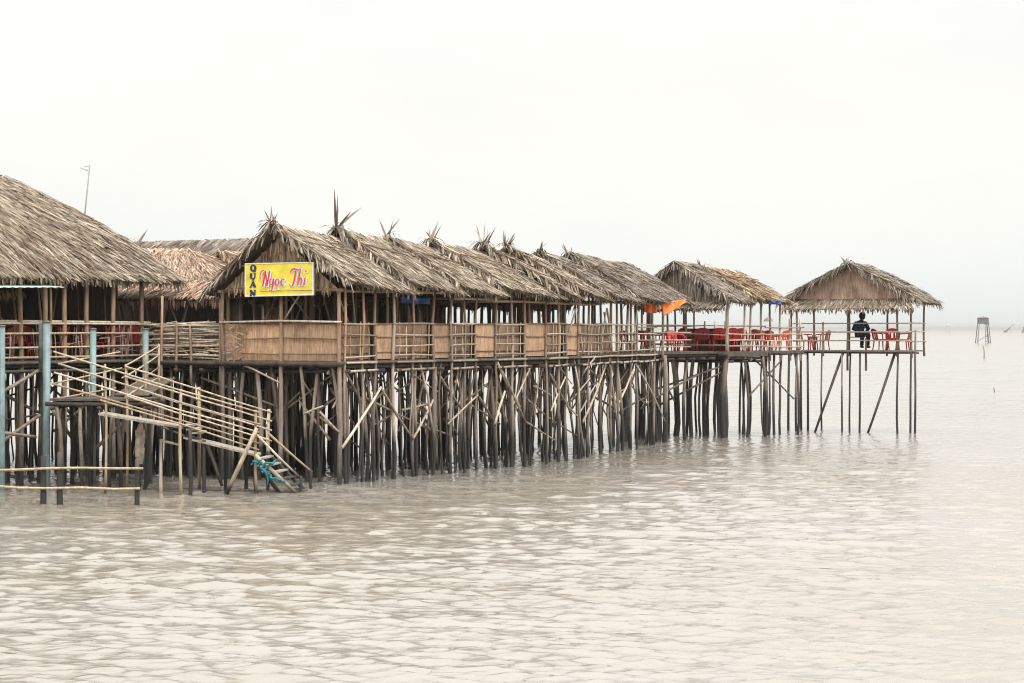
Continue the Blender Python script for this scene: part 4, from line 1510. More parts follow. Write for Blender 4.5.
m.build('back_matting', M['mat_dark'], d1)  # dark panel added to keep the space behind the chairs dark
for s, v, r in ((0, 0, .12), (.12, .38, .11), (0, 1.7, .09), (0, 2.75, .13), (.1, 3.6, .11), (1.2, .1, .06), (2.2, 0, .07), (1.2, 4, .07), (2.3, 3.9, .07), (1.1, 2, .09), (2.2, 2, .06)):
    add_stilt(d1, frD(s, v, 0), r=r, mat=M['stilt_dark'], lean=.05)
for s, v, r in ((0, 0, .08), (0, 2.1, .045), (0, 4.05, .07), (1.1, 0, .05), (2.2, 0, .05), (1.2, 4.05, .05), (2.3, 4.05, .05)):
    one_pole('post', d1, M['rail'] if r < .06 else M['stilt'], frD(s, v, DECK - .3), frD(s, v, 5.45), r, .03)
rails(d1, frD(-.06, 0, 0), frD(-.06, 4.1, 0), (3.66, 4.05), .028, M['rail'])
rails(d1, frD(0, -.06, 0), frD(2.3, -.06, 0), (3.6, 3.85, 4.1, 4.4), .028, M['rail'])
rails(d1, frD(0, 4.1, 0), frD(2.3, 4.1, 0), (3.7, 4.05, 4.4), .028, M['rail'])
m = MB()
m.pole(frD(-.12, -.1, DECK - .12), frD(-.12, 4.2, DECK - .12), .09, .01)
m.build('edge_beam', M['dark_wood'], d1, True)
for (x0, y0, x1, y1) in ((640, 395, 722, 366), (652, 409, 722, 372)):
    one_pole('brace', d1, M['stilt_dark'], P(x0, y0, 101.5), P(x1, y1, 102.2), .045, .01)
one_pole('brace', d1, M['stilt_dark'], P(665, 383, 100), P(675, 402, 100), .045, .01)

for k in range(16):
    add_stilt(d1, frD(R(-.2, 4.6), R(.1, 4.0), 0), r=R(.03, .055), mat=M['stilt'] if random.random() < .4 else M['stilt_dark'], lean=.25, bend=.1)
# linking walkway between the long row and the far cluster, with red chairs
lk = thing('thatched_hut', 'low shaggy-eaved thatched hut on thick stilts with orange tarps under its eave', 'hut', V((5.9, 101, 0)), ROW)
frK = Frame(F(t_at(655)), D - F(t_at(655)))
kl = (D - F(t_at(655))).length
deck_part(lk, frK, 0, kl - .1, .3, 4.0, th=.08)
gable_roof(lk, frK, -.7, 2.3, -.40, 2.3, 5.0, 5.28, 6.78, 5.1, 'thatch_grey', 66, .05, True, True, None, None, False)
rails(lk, frK(0, .25, 0), frK(kl * .55, .25, 0), (3.6, 3.85, 4.12, 4.42), .028, M['rail'])
for s, v, r in ((.1, .3, .09), (1.3, .3, .12), (.2, 1.6, .09), (1.5, 2.2, .11), (2.8, 1.2, .08), (2.9, 3, .09), (.8, 3.4, .08), (4.2, 2.5, .08), (4, .6, .07), (5, 3.4, .07), (2.2, 3.7, .06)):
    add_stilt(lk, frK(s, v, 0), r=r, mat=M['stilt_dark'], lean=.06)
for k in range(10):
    add_stilt(lk, frK(R(.1, 5.2), R(.3, 3.8), 0), r=R(.03, .055), mat=M['stilt'] if random.random() < .4 else M['stilt_dark'], lean=.25, bend=.1)
for s in (.1, 1.2):
    one_pole('post', lk, M['rail'], frK(s, .28, DECK - .2), frK(s, .28, 5.3), .055, .03)
for s in (1.0, 2.6, 4.0):
    one_pole('post', lk, M['post'], frK(s, 3.9, DECK - .2), frK(s, 3.9, 5.3), .045, .03)

kt = F(t_at(652))
cloth('orange_tarp', 'bunched orange tarp tied under the eave, the smaller of the two', 'tarp', M['orange'],
      (P(644, 299, 95.7), P(656.5, 299.5, 95.9), P(656, 313, 95.9), P(645, 312, 95.7)), .05, 3, 'orange tarps tied below the eaves')
cloth('orange_tarp', 'pointed orange tarp stretched like a pennant beside the dark gable', 'tarp', M['orange'],
      (P(661.5, 302.5, 96.3), P(686, 299, 97.0), P(685, 302.5, 97.0), P(664.5, 316, 96.2)), .02, 3, 'orange tarps tied below the eaves')

d2 = thing('thatched_hut', 'golden thatched hut between the dark gabled hut and the last hut', 'hut', frD(3.6, 2, 0), GE)
gable_roof(d2, frD, 1.3, 3.6, -.42, 2.3, 4.8, 5.34, 6.62, 5.3, 'thatch_gold', 66, .14, True, True, (4, (.2, .35)), None, True)
deck_part(d2, frD, 2.52, 4.9, -.1, 4.2, th=.09, beams=False)
m = MB()
for k_ in range(7):
    m.pole(frD(2.6 + k_ * .37, -.2 - R(0, .15), DECK - .13), frD(2.6 + k_ * .37, 4.2, DECK - .13), R(.02, .035), .02)
m.build('joists', M['dark_wood'], d2, True)
for s in (2.7, 3.3, 3.9, 4.5):
    for v in (.05, 1.8, 3.9):
        if random.random() < .92:
            add_stilt(d2, frD(s + R(-.2, .2), v + R(-.3, .3), 0), r=R(.045, .065), mat=M['stilt_dark'], lean=.06)
for s in (1.5, 2.2, 2.75, 3.45, 4.1, 4.8):
    one_pole('post', d2, M['rail'], frD(s, 0, DECK - .4), frD(s + R(-.05, .05), 0, 5.4 if s < 3.5 else 4.7), .05, .03)
    one_pole('post', d2, M['rail'], frD(s + .2, 4.05, DECK), frD(s + .2, 4.05, 5.4 if s < 3.3 else 4.6), .045, .03)
rails(d2, frD(2.4, -.06, 0), frD(4.9, -.06, 0), (3.58, 3.82, 4.08, 4.36), .026, M['rail'])
rails(d2, frD(2.4, 4.1, 0), frD(4.9, 4.1, 0), (3.9, 4.4), .026, M['rail'])
for (x0, y0, x1, y1) in ((749, 354, 794, 399), (748, 397, 780, 362)):
    one_pole('brace', d2, M['stilt'], P(x0, y0, 104.2), P(x1, y1, 105), .04, .015)
Yt = 103.3
cloth('blue_tarp', 'deep blue tarp rolled under the eave of the golden thatched hut', 'tarp', M['blue_deep'],
      (P(763, 301, Yt), P(781, 300, Yt), P(781, 304.5, Yt), P(763, 303.5, Yt)), .03, 3)

# ------------------------------------------------------------------ the last hut
th = math.radians(30)
UE = V((math.sin(th), math.cos(th)))
E_R = V((16.05, 106.1))                    # front right floor corner
WE = V((-UE.y, UE.x))
frE = Frame(E_R, UE)
WID = 4.9
e1 = thing('thatched_hut', 'last thatched hut over open water with a bamboo-mat gable and a seated person', 'hut', frE(1.2, 2.4, 0), GE)
gable_roof(e1, frE, -.15, 2.0, -.70, 2.38, 5.6, 5.36, 6.93, 5.36, 'thatch_grey', 66, .04, True, True, (9, (.2, .42)), None, False, bulge=.10, ovr=.25)
gable_panel(e1, frE, .08, -.5, 2.38, 5.4, 5.42, 6.85, M['mat_gable'])
q = (frE(-.5, -.55, 5.12), frE(-.5, 5.4, 5.12), frE(.06, 5.0, 5.52), frE(.06, -.1, 5.52))
sl, lf = MB(), MB()
slab_plane(sl, q, .05)
thatch_plane(lf, q, 85, (.3, .5))
eave_fringe(lf, q[0], q[1], frE.U, 30, (.08, .25))
skirt = sl.build('skirt_eave', M['thatch_under'], e1)
lf.build('thatch_leaves', M['thatch'], skirt)
deck_part(e1, frE, -.05, 2.0, -.05, WID + .1, th=.05, beams=False)


def at_px(fr, px, v_off=None, s=0.0):
    """v on the line s = const whose picture column is px"""
    k = (px - 512) / FPX
    o = fr.o + fr.u * s
    return (o.x - k * o.y) / (k * fr.w.y - fr.w.x)


for px, top in ((791, 306), (797, 306), (823, 322), (848, 306), (897, 304)):
    v = at_px(frE, px)
    one_pole('post', e1, M['post'], frE(0, v, DECK - .25), V((frE(0, v, 0).x + R(-.03, .03), frE(0, v, 0).y, P(px, top, frE(0, v, 0).y).z)), .05, .02)
for s, v in ((.55, -.05), (2.0, -.05), (2.0, 1.6), (2.0, 3.3), (2.0, 4.9)):
    one_pole('post', e1, M['post'], frE(s, v, DECK - .25), frE(s, v, 5.5), .05, .03)
one_pole('post', e1, M['post'], frE(.5, -.08, DECK - .3), P(911, 305, 106.6), .05, .02)
one_pole('post', e1, M['post'], frE(.45, -.25, DECK - .3), P(915.5, 330, 106.4), .045, .02)
rails(e1, frE(-.05, -.2, 0), frE(-.05, WID, 0), (3.78, 4.16, 4.52), .03, M['rail'], .01)
rails(e1, frE(0, -.1, 0), frE(2.0, -.1, 0), (3.78, 4.16, 4.52), .03, M['rail'], .01)
m = MB()
m.pole(frE(-.08, -.5, DECK - .04), frE(-.08, WID + .2, DECK - .04), .05, .006, 5)
m.pole(frE(.6, -.35, DECK - .10), frE(.6, WID, DECK - .10), .04, .006, 5)
m.build('edge_beam', M['stilt_dark'], e1, True)
ST = [(774, 0), (789, .1), (797, .0), (801, 1.4), (807.5, .1), (822, 1.9), (842, 0), (850.5, .3), (860, .1), (898, .05), (911, .5), (915, .4)]
for px, s in ST:
    v = at_px(frE, px, s=s)
    p = frE(s, v, 0)
    one_pole('stilt', e1, M['stilt_dark'] if random.random() < .5 else M['stilt'], V((p.x + R(-.05, .05), p.y, -1.2)), V((p.x, p.y, DECK - .08)), R(.042, .06), .03, 5)
for (x0, y0, x1, y1, dY) in ((843, 353, 811, 434, 0), (895, 353, 864, 434, 0)):
    Yq = frE(0, at_px(frE, (x0 + x1) / 2), 0).y
    one_pole('brace', e1, M['stilt_dark'], P(x0, y0, Yq), P(x1, y1 + 10, Yq), .06, .02)
bn = frE(.7, at_px(frE, 857, s=.7), 0)
m = MB()
m.box((bn.x, bn.y, DECK + .54), frE.W * .3, frE.U * .14, V((0, 0, .02)))
bench = m.build('bench', M['post'], e1)
for px in (847.5, 866):
    v = at_px(frE, px, s=.7)
    one_pole('bench_post', bench, M['post'], frE(.7, v, P(px, 371, 107).z), frE(.7, v, DECK + .52), .05, .01)

# ------------------------------------------------------------------ chairs and tables
def make_chair(mat):
    root = bpy.data.objects.new('plastic_chair', None)
    COL.objects.link(root)
    root.empty_display_size = .2
    m = MB()      # seat: dished grid with a lip
    n = 6
    top = []
    for j in range(n + 1):
        for i in range(n + 1):
            x, y = -.22 + .44 * i / n, -.21 + .42 * j / n
            r2 = (x / .22) ** 2 + (y / .21) ** 2
            top.append(V((x * (1 - .04 * (y > .1)), y, .43 - .02 * (1 - min(1, r2)))))
    k = len(top)
    m.v = [tuple(p) for p in top] + [tuple(p - V((0, 0, .025))) for p in top]
    w = n + 1
    for j in range(n):
        for i in range(n):
            q = (j * w + i, j * w + i + 1, (j + 1) * w + i + 1, (j + 1) * w + i)
            m.f += [q, tuple(x + k for x in reversed(q))]
    ed = [i for i in range(n)] + [n + w * j for j in range(n)] + [n * w + n - i for i in range(n)] + [(n - j) * w for j in range(n)]
    for x in range(len(ed)):
        p, q = ed[x], ed[(x + 1) % len(ed)]
        m.f.append((q, p, p + k, q + k))
    m.build('seat', mat, root, True)
    m = MB()      # backrest: curved shell with an arched top and three slots
    def bp(a, z):
        x = .24 * math.sin(a)
        return V((x, .20 + .06 * math.cos(a) + (z - .43) * .22, z))
    cols = [(-1.15, -.62), (-.46, -.14), (.14, .46), (.62, 1.15)]
    for a0, a1 in cols:
        for s in range(3):
            aa, ab = a0 + (a1 - a0) * s / 3, a0 + (a1 - a0) * (s + 1) / 3
            for z0, z1 in ((.46, .56), (.56, .66)):
                m.slab([bp(aa, z0), bp(ab, z0), bp(ab, z1), bp(aa, z1)], V((0, .018, 0)))
    for s in range(12):
        aa, ab = -1.15 + 2.3 * s / 12, -1.15 + 2.3 * (s + 1) / 12
        ta, tb = .73 + .10 * math.cos(aa * 1.2), .73 + .10 * math.cos(ab * 1.2)
        m.slab([bp(aa, .66), bp(ab, .66), bp(ab, tb), bp(aa, ta)], V((0, .018, 0)))
        m.slab([bp(aa, .42), bp(ab, .42), bp(ab, .46), bp(aa, .46)], V((0, .018, 0)))
    m.build('backrest', mat, root)
    for sx_ in (-1, 1):
        m = MB()
        m.tube([V((sx_ * .23, .24, .66)), V((sx_ * .26, .05, .655)), V((sx_ * .26, -.14, .64)), V((sx_ * .25, -.2, .60)), V((sx_ * .245, -.21, .43))], .022, .022, 8)
        m.build('armrest', mat, root, True)
        for sy in (-1, 1):
            m = MB()
            m.tube([V((sx_ * .20, sy * .18, .42)), V((sx_ * .225, sy * .20, .2)), V((sx_ * .25, sy * .225, 0))], .03, .02, 8)
            m.build('leg', mat, root, True)
    return root


def copy_tree(root):
    r = root.copy()
    COL.objects.link(r)
    for c in root.children:
        d = c.copy()
        COL.objects.link(d)
        d.parent = r
    return r


proto = {k: None for k in ('red', 'red_dark', 'orange_red')}


def put_chair(kind, px, Y, rot, label, group, z=DECK + .002, scale=1.0):
    if proto[kind] is None:
        proto[kind] = make_chair(M[kind])
        o = proto[kind]
    else:
        o = copy_tree(proto[kind])
    o.location = G(px, z, Y)
    o.rotation_euler = (0, 0, math.radians(rot))
    o.scale = (scale,) * 3
    return tag(o, label, 'chair', group)


GC = 'red plastic chairs on the pier'
put_chair('red', 881, 107.4, 110, 'bright red chair seen side-on nearest the seated person in the last hut', GC, scale=1.08)
put_chair('red', 892.5, 107.1, 170, 'bright red chair turned back-on behind the railing corner of the last hut', GC, scale=1.1)
put_chair('red', 902.5, 107.4, -110, 'bright red chair at the open right corner of the last hut', GC, scale=1.05)
put_chair('orange_red', 772, 106.6, 150, 'orange-red chair behind the rails of the golden thatched hut', GC)
put_chair('red', 764, 106.2, 20, 'red chair left of the orange-red one behind the golden hut rails', GC)
put_chair('orange_red', 784, 107.4, 200, 'orange-red chair beside the post where the last hut begins', GC)
put_chair('red', 744, 104.8, 10, 'red chair just right of the dark hut corner post', GC)
put_chair('red_dark', 752, 106.8, 190, 'dark red chair deeper inside behind the one at the corner post', GC)
for i, (px, Y, rot, lab, kd) in enumerate((
        (688, 104.5, 150, 'bright red chair turned half aside near the left end of the dark gabled hut', 'red'), (697, 103.9, 205, 'dark red chair second from left in the dark gabled hut', 'red_dark'),
        (704, 103.4, 172, 'dark red chair in the middle of the dark gabled hut', 'red_dark'), (713, 103.8, 225, 'dark red chair right of the middle of the dark gabled hut', 'red_dark'),
        (721, 103.1, 165, 'red chair second from the right post of the dark gabled hut', 'red'), (729, 103.3, 200, 'red chair against the right post of the dark gabled hut', 'red'))):
    put_chair(kd, px, Y, rot, lab, GC, scale=1.12)
put_chair('red', 738, 103.4, 195, 'red chair showing through the rails right beside the thick trunk post', GC, scale=1.1)
put_chair('orange_red', 757, 105.4, 160, 'orange-red chair between the dark red chair and the first golden hut posts', GC, scale=1.05)
put_chair('red_dark', 684, 104.9, 175, 'leftmost dark red chair in the dark gabled hut', GC, scale=1.1)
put_chair('red', 676, 101.2, 30, 'red chair under the pointed orange tarp', GC)
put_chair('red_dark', 667, 102.0, 190, 'dark red chair behind the rails below the pointed orange tarp', GC)
put_chair('red_dark', 648, 99.0, 15, 'dark red chair under the bunched orange tarp', GC)
put_chair('red_dark', 640, 98.0, 170, 'dark red chair left of the one under the bunched orange tarp', GC)
put_chair('red_dark', 629, 97.4, 40, 'dark red chair inside the last hut of the long row', GC)
for i, (px, dY) in enumerate(((8, 1.2), (22, 1.5), (33, 1.1), (55, 1.3), (72, 1.6), (80, 1.0), (96, 1.4), (106, 1.2), (128, 1.6))):
    kk = (px - 512) / FPX
    s = (kk * frH.o.y - frH.o.x) / (frH.u.x - kk * frH.u.y)
    Yh = frH(s, 0, 0).y
    lab = ['dark red chair in the hall at the edge of the picture', 'dark red chair in the hall behind the first thick post', 'dark red chair in the hall left of the sleeved pipe post',
           'dark red chair in the hall right of the sleeved pipe post', 'dark red chair in the hall behind the fourth post', 'dark red chair in the hall turned sideways left of the second teal pipe',
           'dark red chair in the hall right of the second teal pipe', 'dark red chair in the hall before the fifth thick post', 'dark red chair in the hall close to the stick fence'][i]
    put_chair('red_dark', px, Yh + dY, R(0, 360), lab, GC, scale=1.15)


def make_table(name, label, px, Y, mat, w=.42, h=.72, rot=20):
    root = thing(name, label, 'table', G(px, DECK, Y))
    root.rotation_euler = (0, 0, math.radians(rot))
    m = MB()
    m.box(V(root.location) + V((0, 0, h)), (w, 0, 0), (0, w, 0), (0, 0, .018))
    m.box(V(root.location) + V((0, 0, h - .045)), (w - .05, 0, 0), (0, w - .05, 0), (0, 0, .025))
    m.build('tabletop', mat, root)
    for sx_ in (-1, 1):
        for sy in (-1, 1):
            m = MB()
            b = V(root.location)
            m.tube([b + V((sx_ * (w - .08), sy * (w - .08), h - .06)), b + V((sx_ * (w - .04), sy * (w - .04), 0.002))], .03, .022, 8)
            m.build('leg', mat, root, True)


make_table('plastic_table', 'small red plastic table behind the rails at the near side of the last hut', 813, 108.6, M['red'], .2, .55, 10)
make_table('plastic_table', 'large orange-red plastic table under the golden thatched hut', 776, 108.0, M['orange_red'], .42, .62, 25)
make_table('dining_table', 'dark wooden table among the dark red chairs of the gabled hut', 712, 105.6, M['dark_wood'], .5, .7, 40)
put_chair('red', 806, 108.9, 60, 'red chair left of the small red table in the last hut', GC)
put_chair('red', 822, 109.2, -70, 'red chair right of the small red table in the last hut', GC)


# ------------------------------------------------------------------ people
def person(label, seat, face, top_mat, leg_mat, hat=None, lean=.12):
    """seated figure; seat = point on the seat surface, face = direction it looks (flat)"""
    f = V((face[0], face[1], 0)).normalized()
    r = V((f.y, -f.x, 0))
    up = V((0, 0, 1))
    S = V(seat)

    def L(x, y, z):
        return r * x + f * y + up * z
    vs, rad, ed = [], [], []

    def add(p, rr, parent=None):
        vs.append(p)
        rad.append(rr)
        if parent is not None:
            ed.append((parent, len(vs) - 1))
        return len(vs) - 1
    pel = add(L(0, 0, .12), .15)
    wa = add(L(0, -.03 - lean * .2, .28), .135, pel)
    ch = add(L(0, lean * .3, .45), .165, wa)
    nk = add(L(0, lean * .9, .60), .06, ch)
    hd0 = add(L(0, lean * 1.15, .68), .07, nk)
    hd = add(L(0, lean * 1.35, .76), .10, hd0)
    hd2 = add(L(0, lean * 1.4, .84), .085, hd)
    add(L(0, lean * 1.4 + .105, .755), .018, hd)          # nose
    for sg in (-1, 1):
        sh = add(L(sg * .18, lean * .4, .52), .065, ch)
        el = add(L(sg * .30, lean * .4 + .03, .27), .045, sh)
        wr = add(L(sg * .16, .27, .20), .032, el)
        pm = add(L(sg * .13, .34, .19), .036, wr)
        for k in range(4):
            kn = add(L(sg * (.10 + .022 * k), .385, .185), .010, pm)
            add(L(sg * (.10 + .022 * k), .42 - .006 * abs(k - 1.5), .16), .008, kn)
        tb = add(L(sg * .095, .33, .20), .011, pm)
        add(L(sg * .08, .365, .195), .009, tb)
        hp = add(L(sg * .09, .06, .09), .105, pel)
        kne = add(L(sg * .12, .44, .10), .075, hp)
        an = add(L(sg * .12, .42, -.32), .045, kne)
        hl = add(L(sg * .12, .41, -.385), .04, an)
        add(L(sg * .13, .56, -.395), .035, hl)
    me = bpy.data.meshes.new('person')
    me.from_pydata([tuple(v) for v in vs], ed, [])
    me.materials.append(M['skin'])
    o = bpy.data.objects.new('person', me)
    COL.objects.link(o)
    o.location = S
    sk = o.modifiers.new('Skin', 'SKIN')
    sk.use_smooth_shade = True
    for i, sv in enumerate(me.skin_vertices[0].data):
        sv.radius = (rad[i], rad[i])
        sv.use_root = i == 0
    sb = o.modifiers.new('Sub', 'SUBSURF')
    sb.levels = 1
    sb.render_levels = 2
    tag(o, label, 'person')

    def garment(name, chain, mat, n=14):
        m = MB()
        for seq in chain:
            pts = [S + L(*q[:3]) for q in seq]
            base = len(m.v)
            for i, p in enumerate(pts):
                a, b = pts[max(0, i - 1)], pts[min(len(pts) - 1, i + 1)]
                d = (b - a).normalized()
                s = d.cross(r if abs(d.dot(r)) < .8 else f).normalized()
                t = d.cross(s)
                rx, ry = seq[i][3], seq[i][4]
                for k in range(n):
                    an = 2 * math.pi * k / n
                    m.v.append(tuple(p + t * (rx * math.cos(an)) + s * (ry * math.sin(an))))
            for i in range(len(pts) - 1):
                for k in range(n):
                    a = base + i * n + k
                    b = base + i * n + (k + 1) % n
                    m.f.append((a, b, b + n, a + n))
            m.f.append(tuple(base + k for k in reversed(range(n))))
            m.f.append(tuple(base + (len(pts) - 1) * n + k for k in range(n)))
        return m.build(name, mat, o, True)
    shirt = [[(0, 0, .0, .19, .17), (0, -.02, .12, .20, .175), (0, -.03 - lean * .2, .28, .185, .155), (0, lean * .3, .45, .215, .16), (0, lean * .5, .54, .17, .11), (0, lean * .8, .60, .075, .07)]]
    for sg in (-1, 1):
        shirt.append([(sg * .15, lean * .4, .53, .08, .08), (sg * .20, lean * .4, .48, .085, .085), (sg * .30, lean * .4 + .02, .28, .075, .075), (sg * .205, .16, .235, .058, .058)])
    garment('shirt', shirt, top_mat)
    tr = []
    for sg in (-1, 1):
        tr.append([(sg * .07, -.05, .08, .11, .115), (sg * .09, .08, .10, .12, .12), (sg * .12, .40, .11, .095, .095), (sg * .12, .47, .05, .09, .09), (sg * .12, .44, -.12, .075, .075), (sg * .12, .42, -.32, .07, .07)])
    garment('trousers', tr, leg_mat)
    garment('shoes', [[(sg * .12, .36, -.37, .05, .055), (sg * .125, .46, -.375, .055, .055), (sg * .13, .58, -.395, .04, .03)] for sg in (-1, 1)], M['hair'])
    m = MB()
    cH = S + L(0, lean * 1.4 - .02, .80)
    for j in range(9):
        for k in range(16):
            ph = -.95 + (math.pi / 2 + .95) * j / 8
            an = 2 * math.pi * k / 16
            p = L(.128 * max(.72, math.cos(ph)) * math.cos(an) if ph < 0 else .128 * math.cos(ph) * math.cos(an), (.135 * max(.72, math.cos(ph)) if ph < 0 else .135 * math.cos(ph)) * math.sin(an), .14 * math.sin(ph) * (1.25 if ph < 0 else 1))
            fr_ = p.dot(f)
            if fr_ > .02 and ph < .25:
                p = p * .82
            m.v.append(tuple(cH + p))
    for j in range(8):
        for k in range(16):
            a, b = j * 16 + k, j * 16 + (k + 1) % 16
            m.f.append((a, b, b + 16, a + 16))
    m.build('hair', M['hair'], o, True)
    if hat is not None:
        m = MB()
        base = S + L(0, lean * 1.4, .86)
        ring = []
        for rr, zz in ((.235, -.02), (.16, .06), (.08, .13), (.012, .19)):
            ring.append([base + L(rr * math.cos(a), rr * math.sin(a), zz) for a in np.linspace(0, 2 * math.pi, 24, endpoint=False)])
        for i in range(3):
            for k in range(24):
                m.face(ring[i][k], ring[i][(k + 1) % 24], ring[i + 1][(k + 1) % 24], ring[i + 1][k])
        m.face(*ring[3])
        m.build('conical_hat', hat, o)
    return o


bp_ = frE(.62, at_px(frE, 860, s=.62), DECK + .56)
person('person in dark navy clothes seated with their back turned behind the last hut railing', bp_, (UE.x + .05, UE.y), M['navy_cloth'], M['navy_cloth'], None, .16).scale = (1.12, 1.12, 1.1)
hat_b = P(768.5, 321.5, 106.4)
hat_o = thing('conical_hat', 'grey conical hat hung up inside the golden thatched hut', 'hat', hat_b)
m = MB()
ring = [[hat_b + V((rr * math.cos(a), rr * math.sin(a), zz)) for a in np.linspace(0, 2 * math.pi, 24, endpoint=False)] for rr, zz in ((.215, 0), (.17, .09), (.09, .17), (.012, .215))]
for i in range(3):
    for k in range(24):
        m.face(ring[i][k], ring[i][(k + 1) % 24], ring[i + 1][(k + 1) % 24], ring[i + 1][k])
m.face(*ring[3])
m.build('brim', M['hat'], hat_o)
one_pole('cord', hat_o, M['rail'], hat_b + V((0, 0, .20)), hat_b + V((.05, 0, 1.0)), .008, .01)

# ------------------------------------------------------------------ far out on the water
def tower(label, px, y_base, y_top, w_px, name='watchtower', tm='tower'):
    Y = CAM_H * FPX / (y_base - HOR)
    k = Y / FPX
    base = G(px, 0, Y)
    root = thing(name, label, 'watchtower', base, 'stilted watch huts far out on the water')
    H = (y_base - y_top) * k
    hw = w_px * k / 2
    zc0, zc1 = H * .72, H * .93
    cw = hw * .72
    m = MB()
    m.box(base + V((0, 0, (zc0 + zc1) / 2)), (cw, 0, 0), (0, cw, 0), (0, 0, (zc1 - zc0) / 2))
    m.build('cabin', M[tm], root)
    m = MB()
    e = cw * 1.14
    c = [base + V((sx_ * e, sy * e, zc1 + .01)) for sx_, sy in ((-1, -1), (1, -1), (1, 1), (-1, 1))]
    ap = base + V((0, 0, H))
    for i in range(4):
        m.face(c[i], c[(i + 1) % 4], ap)
    m.face(*reversed(c))
    m.build('roof', M[tm], root)
    for sx_ in (-1, 1):
        for sy in (-1, 1):
            one_pole('leg', root, M[tm], base + V((sx_ * hw, sy * hw, -1)), base + V((sx_ * cw * .95, sy * cw * .95, zc0)), hw * .075, .01)
    m = MB()
    for x_ in (.25, .75):
        m.pole(base + V((hw * x_, -hw, -.5)), base + V((cw * x_ * .9, -cw * .95, zc0)), hw * .05, .005)
    for i in range(9):
        u = (i + .5) / 9
        a = (base + V((hw * .25, -hw, -.5))).lerp(base + V((cw * .22, -cw * .95, zc0)), u)
        b = (base + V((hw * .75, -hw, -.5))).lerp(base + V((cw * .68, -cw * .95, zc0)), u)
        m.pole(a, b, hw * .045, 0)
    m.build('ladder', M[tm], root, True)
    m = MB()
    m.pole(base + V((-hw, -hw, H * .06)), base + V((hw * .9, hw * .9, H * .3)), hw * .04, 0)
    m.pole(base + V((-cw * 1.2, -cw * 1.2, zc0 - .05)), base + V((cw * 1.2, -cw * 1.2, zc0 - .05)), hw * .06, 0)
    m.build('brace', M[tm], root, True)
    return root


tower('dark stilted watch hut with a ladder, standing alone far out on the water', 983, 343, 316, 13.5)
tower('faint pale watch hut almost lost in the haze at the horizon', 948, 333.2, 324.5, 4.2, tm='haze_pale')
Yn = 2900
nt_ = thing('lift_net', 'slanting grey fishing net frame on the horizon right of the watch hut', 'fishing frame', G(1006, 0, Yn))
for (x0, y0, x1, y1, r) in ((1003.5, 332.4, 1014, 324, .42), (1004, 332, 1010, 328.2, .95), (1006, 333, 1008.5, 329, .45), (1010.5, 333, 1010, 327.4, .22)):
    one_pole('pole', nt_, M['tower'], P(x0, y0, Yn), P(x1, y1, Yn), r, .005)
nt2 = thing('lift_net', 'tiny dark fishing frame cut by the picture edge at the horizon', 'fishing frame', G(1023, 0, Yn))
for (x0, y0, x1, y1, r) in ((1021.5, 333, 1025, 325, .5), (1023, 333, 1023.5, 327, .8)):
    one_pole('pole', nt2, M['tower'], P(x0, y0, Yn), P(x1, y1, Yn), r, .005)
GS = 'single stakes standing in open water'
for (px, yb, yt, r, ln_, lab) in ((984, 358, 345.5, .09, -1.2, 'thin crooked stake in the water in front of the watch hut'), (993.3, 392, 387.3, .045, .3, 'short dark stake alone in the open water below the watch hut')):
    Y = CAM_H * FPX / (yb - HOR)
    m = MB()
    a, b = G(px, -.6, Y), P(px + ln_, yt, Y)
    m.tube([a, a.lerp(b, .4) + V((r, 0, 0)), a.lerp(b, .75) + V((r * 1.5, 0, 0)), b], r, r * .6, 7)
    tag(m.build('stake', M['tower'], None, True, loc=G(px, 0, Y)), lab, 'stake', GS)

# ------------------------------------------------------------------ haze
m = MB()
m.box((0, 7950, 4.8), (16500, 0, 0), (0, 8500, 0), (0, 0, 6.4))
hz = m.build('haze', None or bpy.data.materials.new('sea_haze'), None)
hm = hz.data.materials[0]
hm.use_nodes = True
hn = hm.node_tree
hn.nodes.clear()
out = hn.nodes.new('ShaderNodeOutputMaterial')
pv = hn.nodes.new('ShaderNodeVolumePrincipled')
pv.inputs['Color'].default_value = (0.40, 0.395, 0.385, 1)
pv.inputs['Density'].default_value = 0.00015
pv.inputs['Anisotropy'].default_value = 0.0
hn.links.new(pv.outputs[0], out.inputs['Volume'])
tag(hz, None, None, None, 'stuff')

# ------------------------------------------------------------------ sky, sun, camera
SUN_EL, SUN_AZ = math.radians(52), math.radians(150)      # azimuth clockwise from +Y (behind and right of the camera)
w = bpy.data.worlds.new('World')
SC.world = w
w.use_nodes = True
nt = w.node_tree
bg = nt.nodes['Background']
sky = nd(nt, 'ShaderNodeTexSky', sky_type='NISHITA')
sky.sun_disc = False
sky.sun_elevation = SUN_EL
sky.sun_rotation = SUN_AZ
tc = nd(nt, 'ShaderNodeTexCoord')
sp = nd(nt, 'ShaderNodeSeparateXYZ')
nt.links.new(tc.outputs['Generated'], sp.inputs[0])
zr = ramp(nt, [(0.0, (0.86, 0.905, 0.89)), (0.03, (0.935, 0.945, 0.92)), (0.075, (1.0, 0.975, 0.925)), (0.2, (1.0, .99, .965))])
nt.links.new(sp.outputs[2], zr.inputs[0])
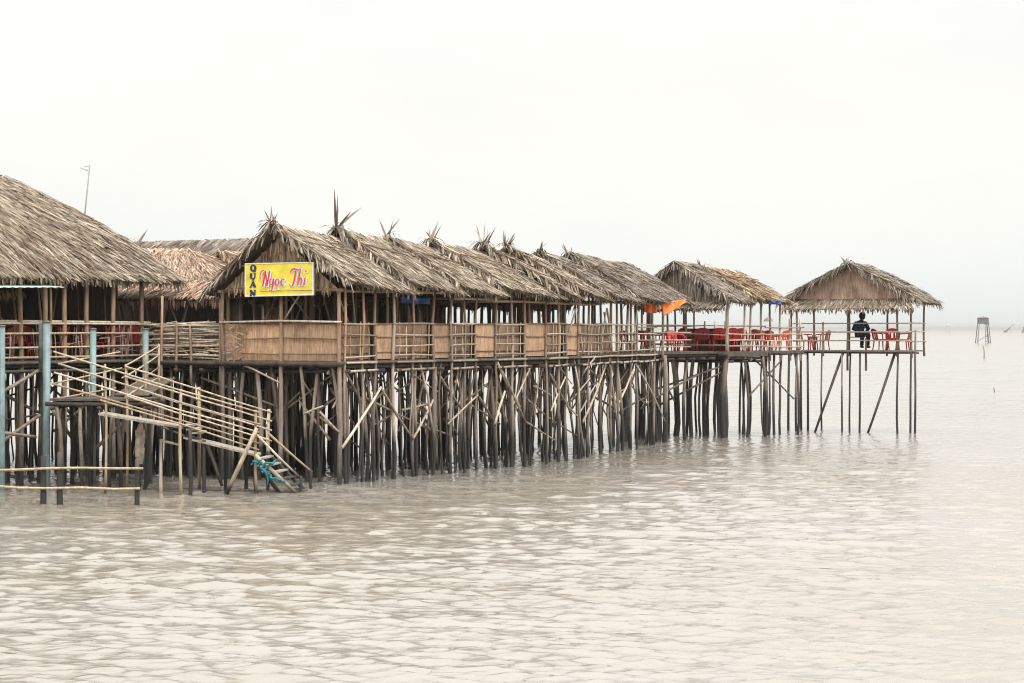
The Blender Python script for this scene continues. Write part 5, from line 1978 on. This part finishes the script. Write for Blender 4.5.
# overcast brightening towards the zenith
zc = math_n(nt, 'MAXIMUM', sp.outputs[2], 0.0)
gain = math_n(nt, 'ADD', math_n(nt, 'MULTIPLY', math_n(nt, 'MAXIMUM', math_n(nt, 'SUBTRACT', zc, 0.20), 0.0), 4.6), 1.0)
mpn = nd(nt, 'ShaderNodeMapping')
mpn.inputs['Scale'].default_value = (1, 1, 3.0)
nt.links.new(tc.outputs['Generated'], mpn.inputs['Vector'])
cn = noise(nt, 5.0, 5, 0.55, mpn.outputs[0])
cr = ramp(nt, [(0.35, (0.955, 0.965, 0.97)), (0.62, (1.02, 1.015, 1.005))])
nt.links.new(cn.outputs[0], cr.inputs[0])
cloud = mix(nt, 1.0, zr.outputs[0], cr.outputs[0], 'MULTIPLY')
vm = nd(nt, 'ShaderNodeVectorMath', operation='SCALE')
nt.links.new(cloud, vm.inputs[0])
nt.links.new(math_n(nt, 'MULTIPLY', gain, 8.35), vm.inputs['Scale'])
final = mix(nt, 0.93, sky.outputs[0], vm.outputs[0])
nt.links.new(final, bg.inputs['Color'])
bg.inputs['Strength'].default_value = 0.10
sl = bpy.data.lights.new('sun', 'SUN')
sl.energy = 1.7
sl.angle = math.radians(14)
sl.color = (1.0, 0.96, 0.90)
so = bpy.data.objects.new('sun', sl)
COL.objects.link(so)
dirv = V((math.sin(SUN_AZ) * math.cos(SUN_EL), math.cos(SUN_AZ) * math.cos(SUN_EL), math.sin(SUN_EL)))
so.rotation_euler = (-dirv).to_track_quat('-Z', 'Y').to_euler()
so.location = (30, -20, 60)

cam = bpy.data.cameras.new('camera')
cam.sensor_width = 36
cam.lens = FPX / 1024 * 36
cam.clip_start = 0.5
cam.clip_end = 60000
co = bpy.data.objects.new('camera', cam)
COL.objects.link(co)
co.location = (0, 0, CAM_H)
co.rotation_euler = (math.radians(90) - math.atan((341.5 - HOR) / FPX), 0, 0)
SC.camera = co
vs = SC.view_settings
vs.view_transform = 'Standard'
vs.look = 'None'
vs.exposure = 0.34
vs.gamma = 1.0
SC.cycles.max_bounces = 6
SC.cycles.volume_bounces = 1
SC.cycles.use_denoising = True
SC.cycles.denoising_prefilter = 'ACCURATE'
SC.cycles.filter_width = 1.1
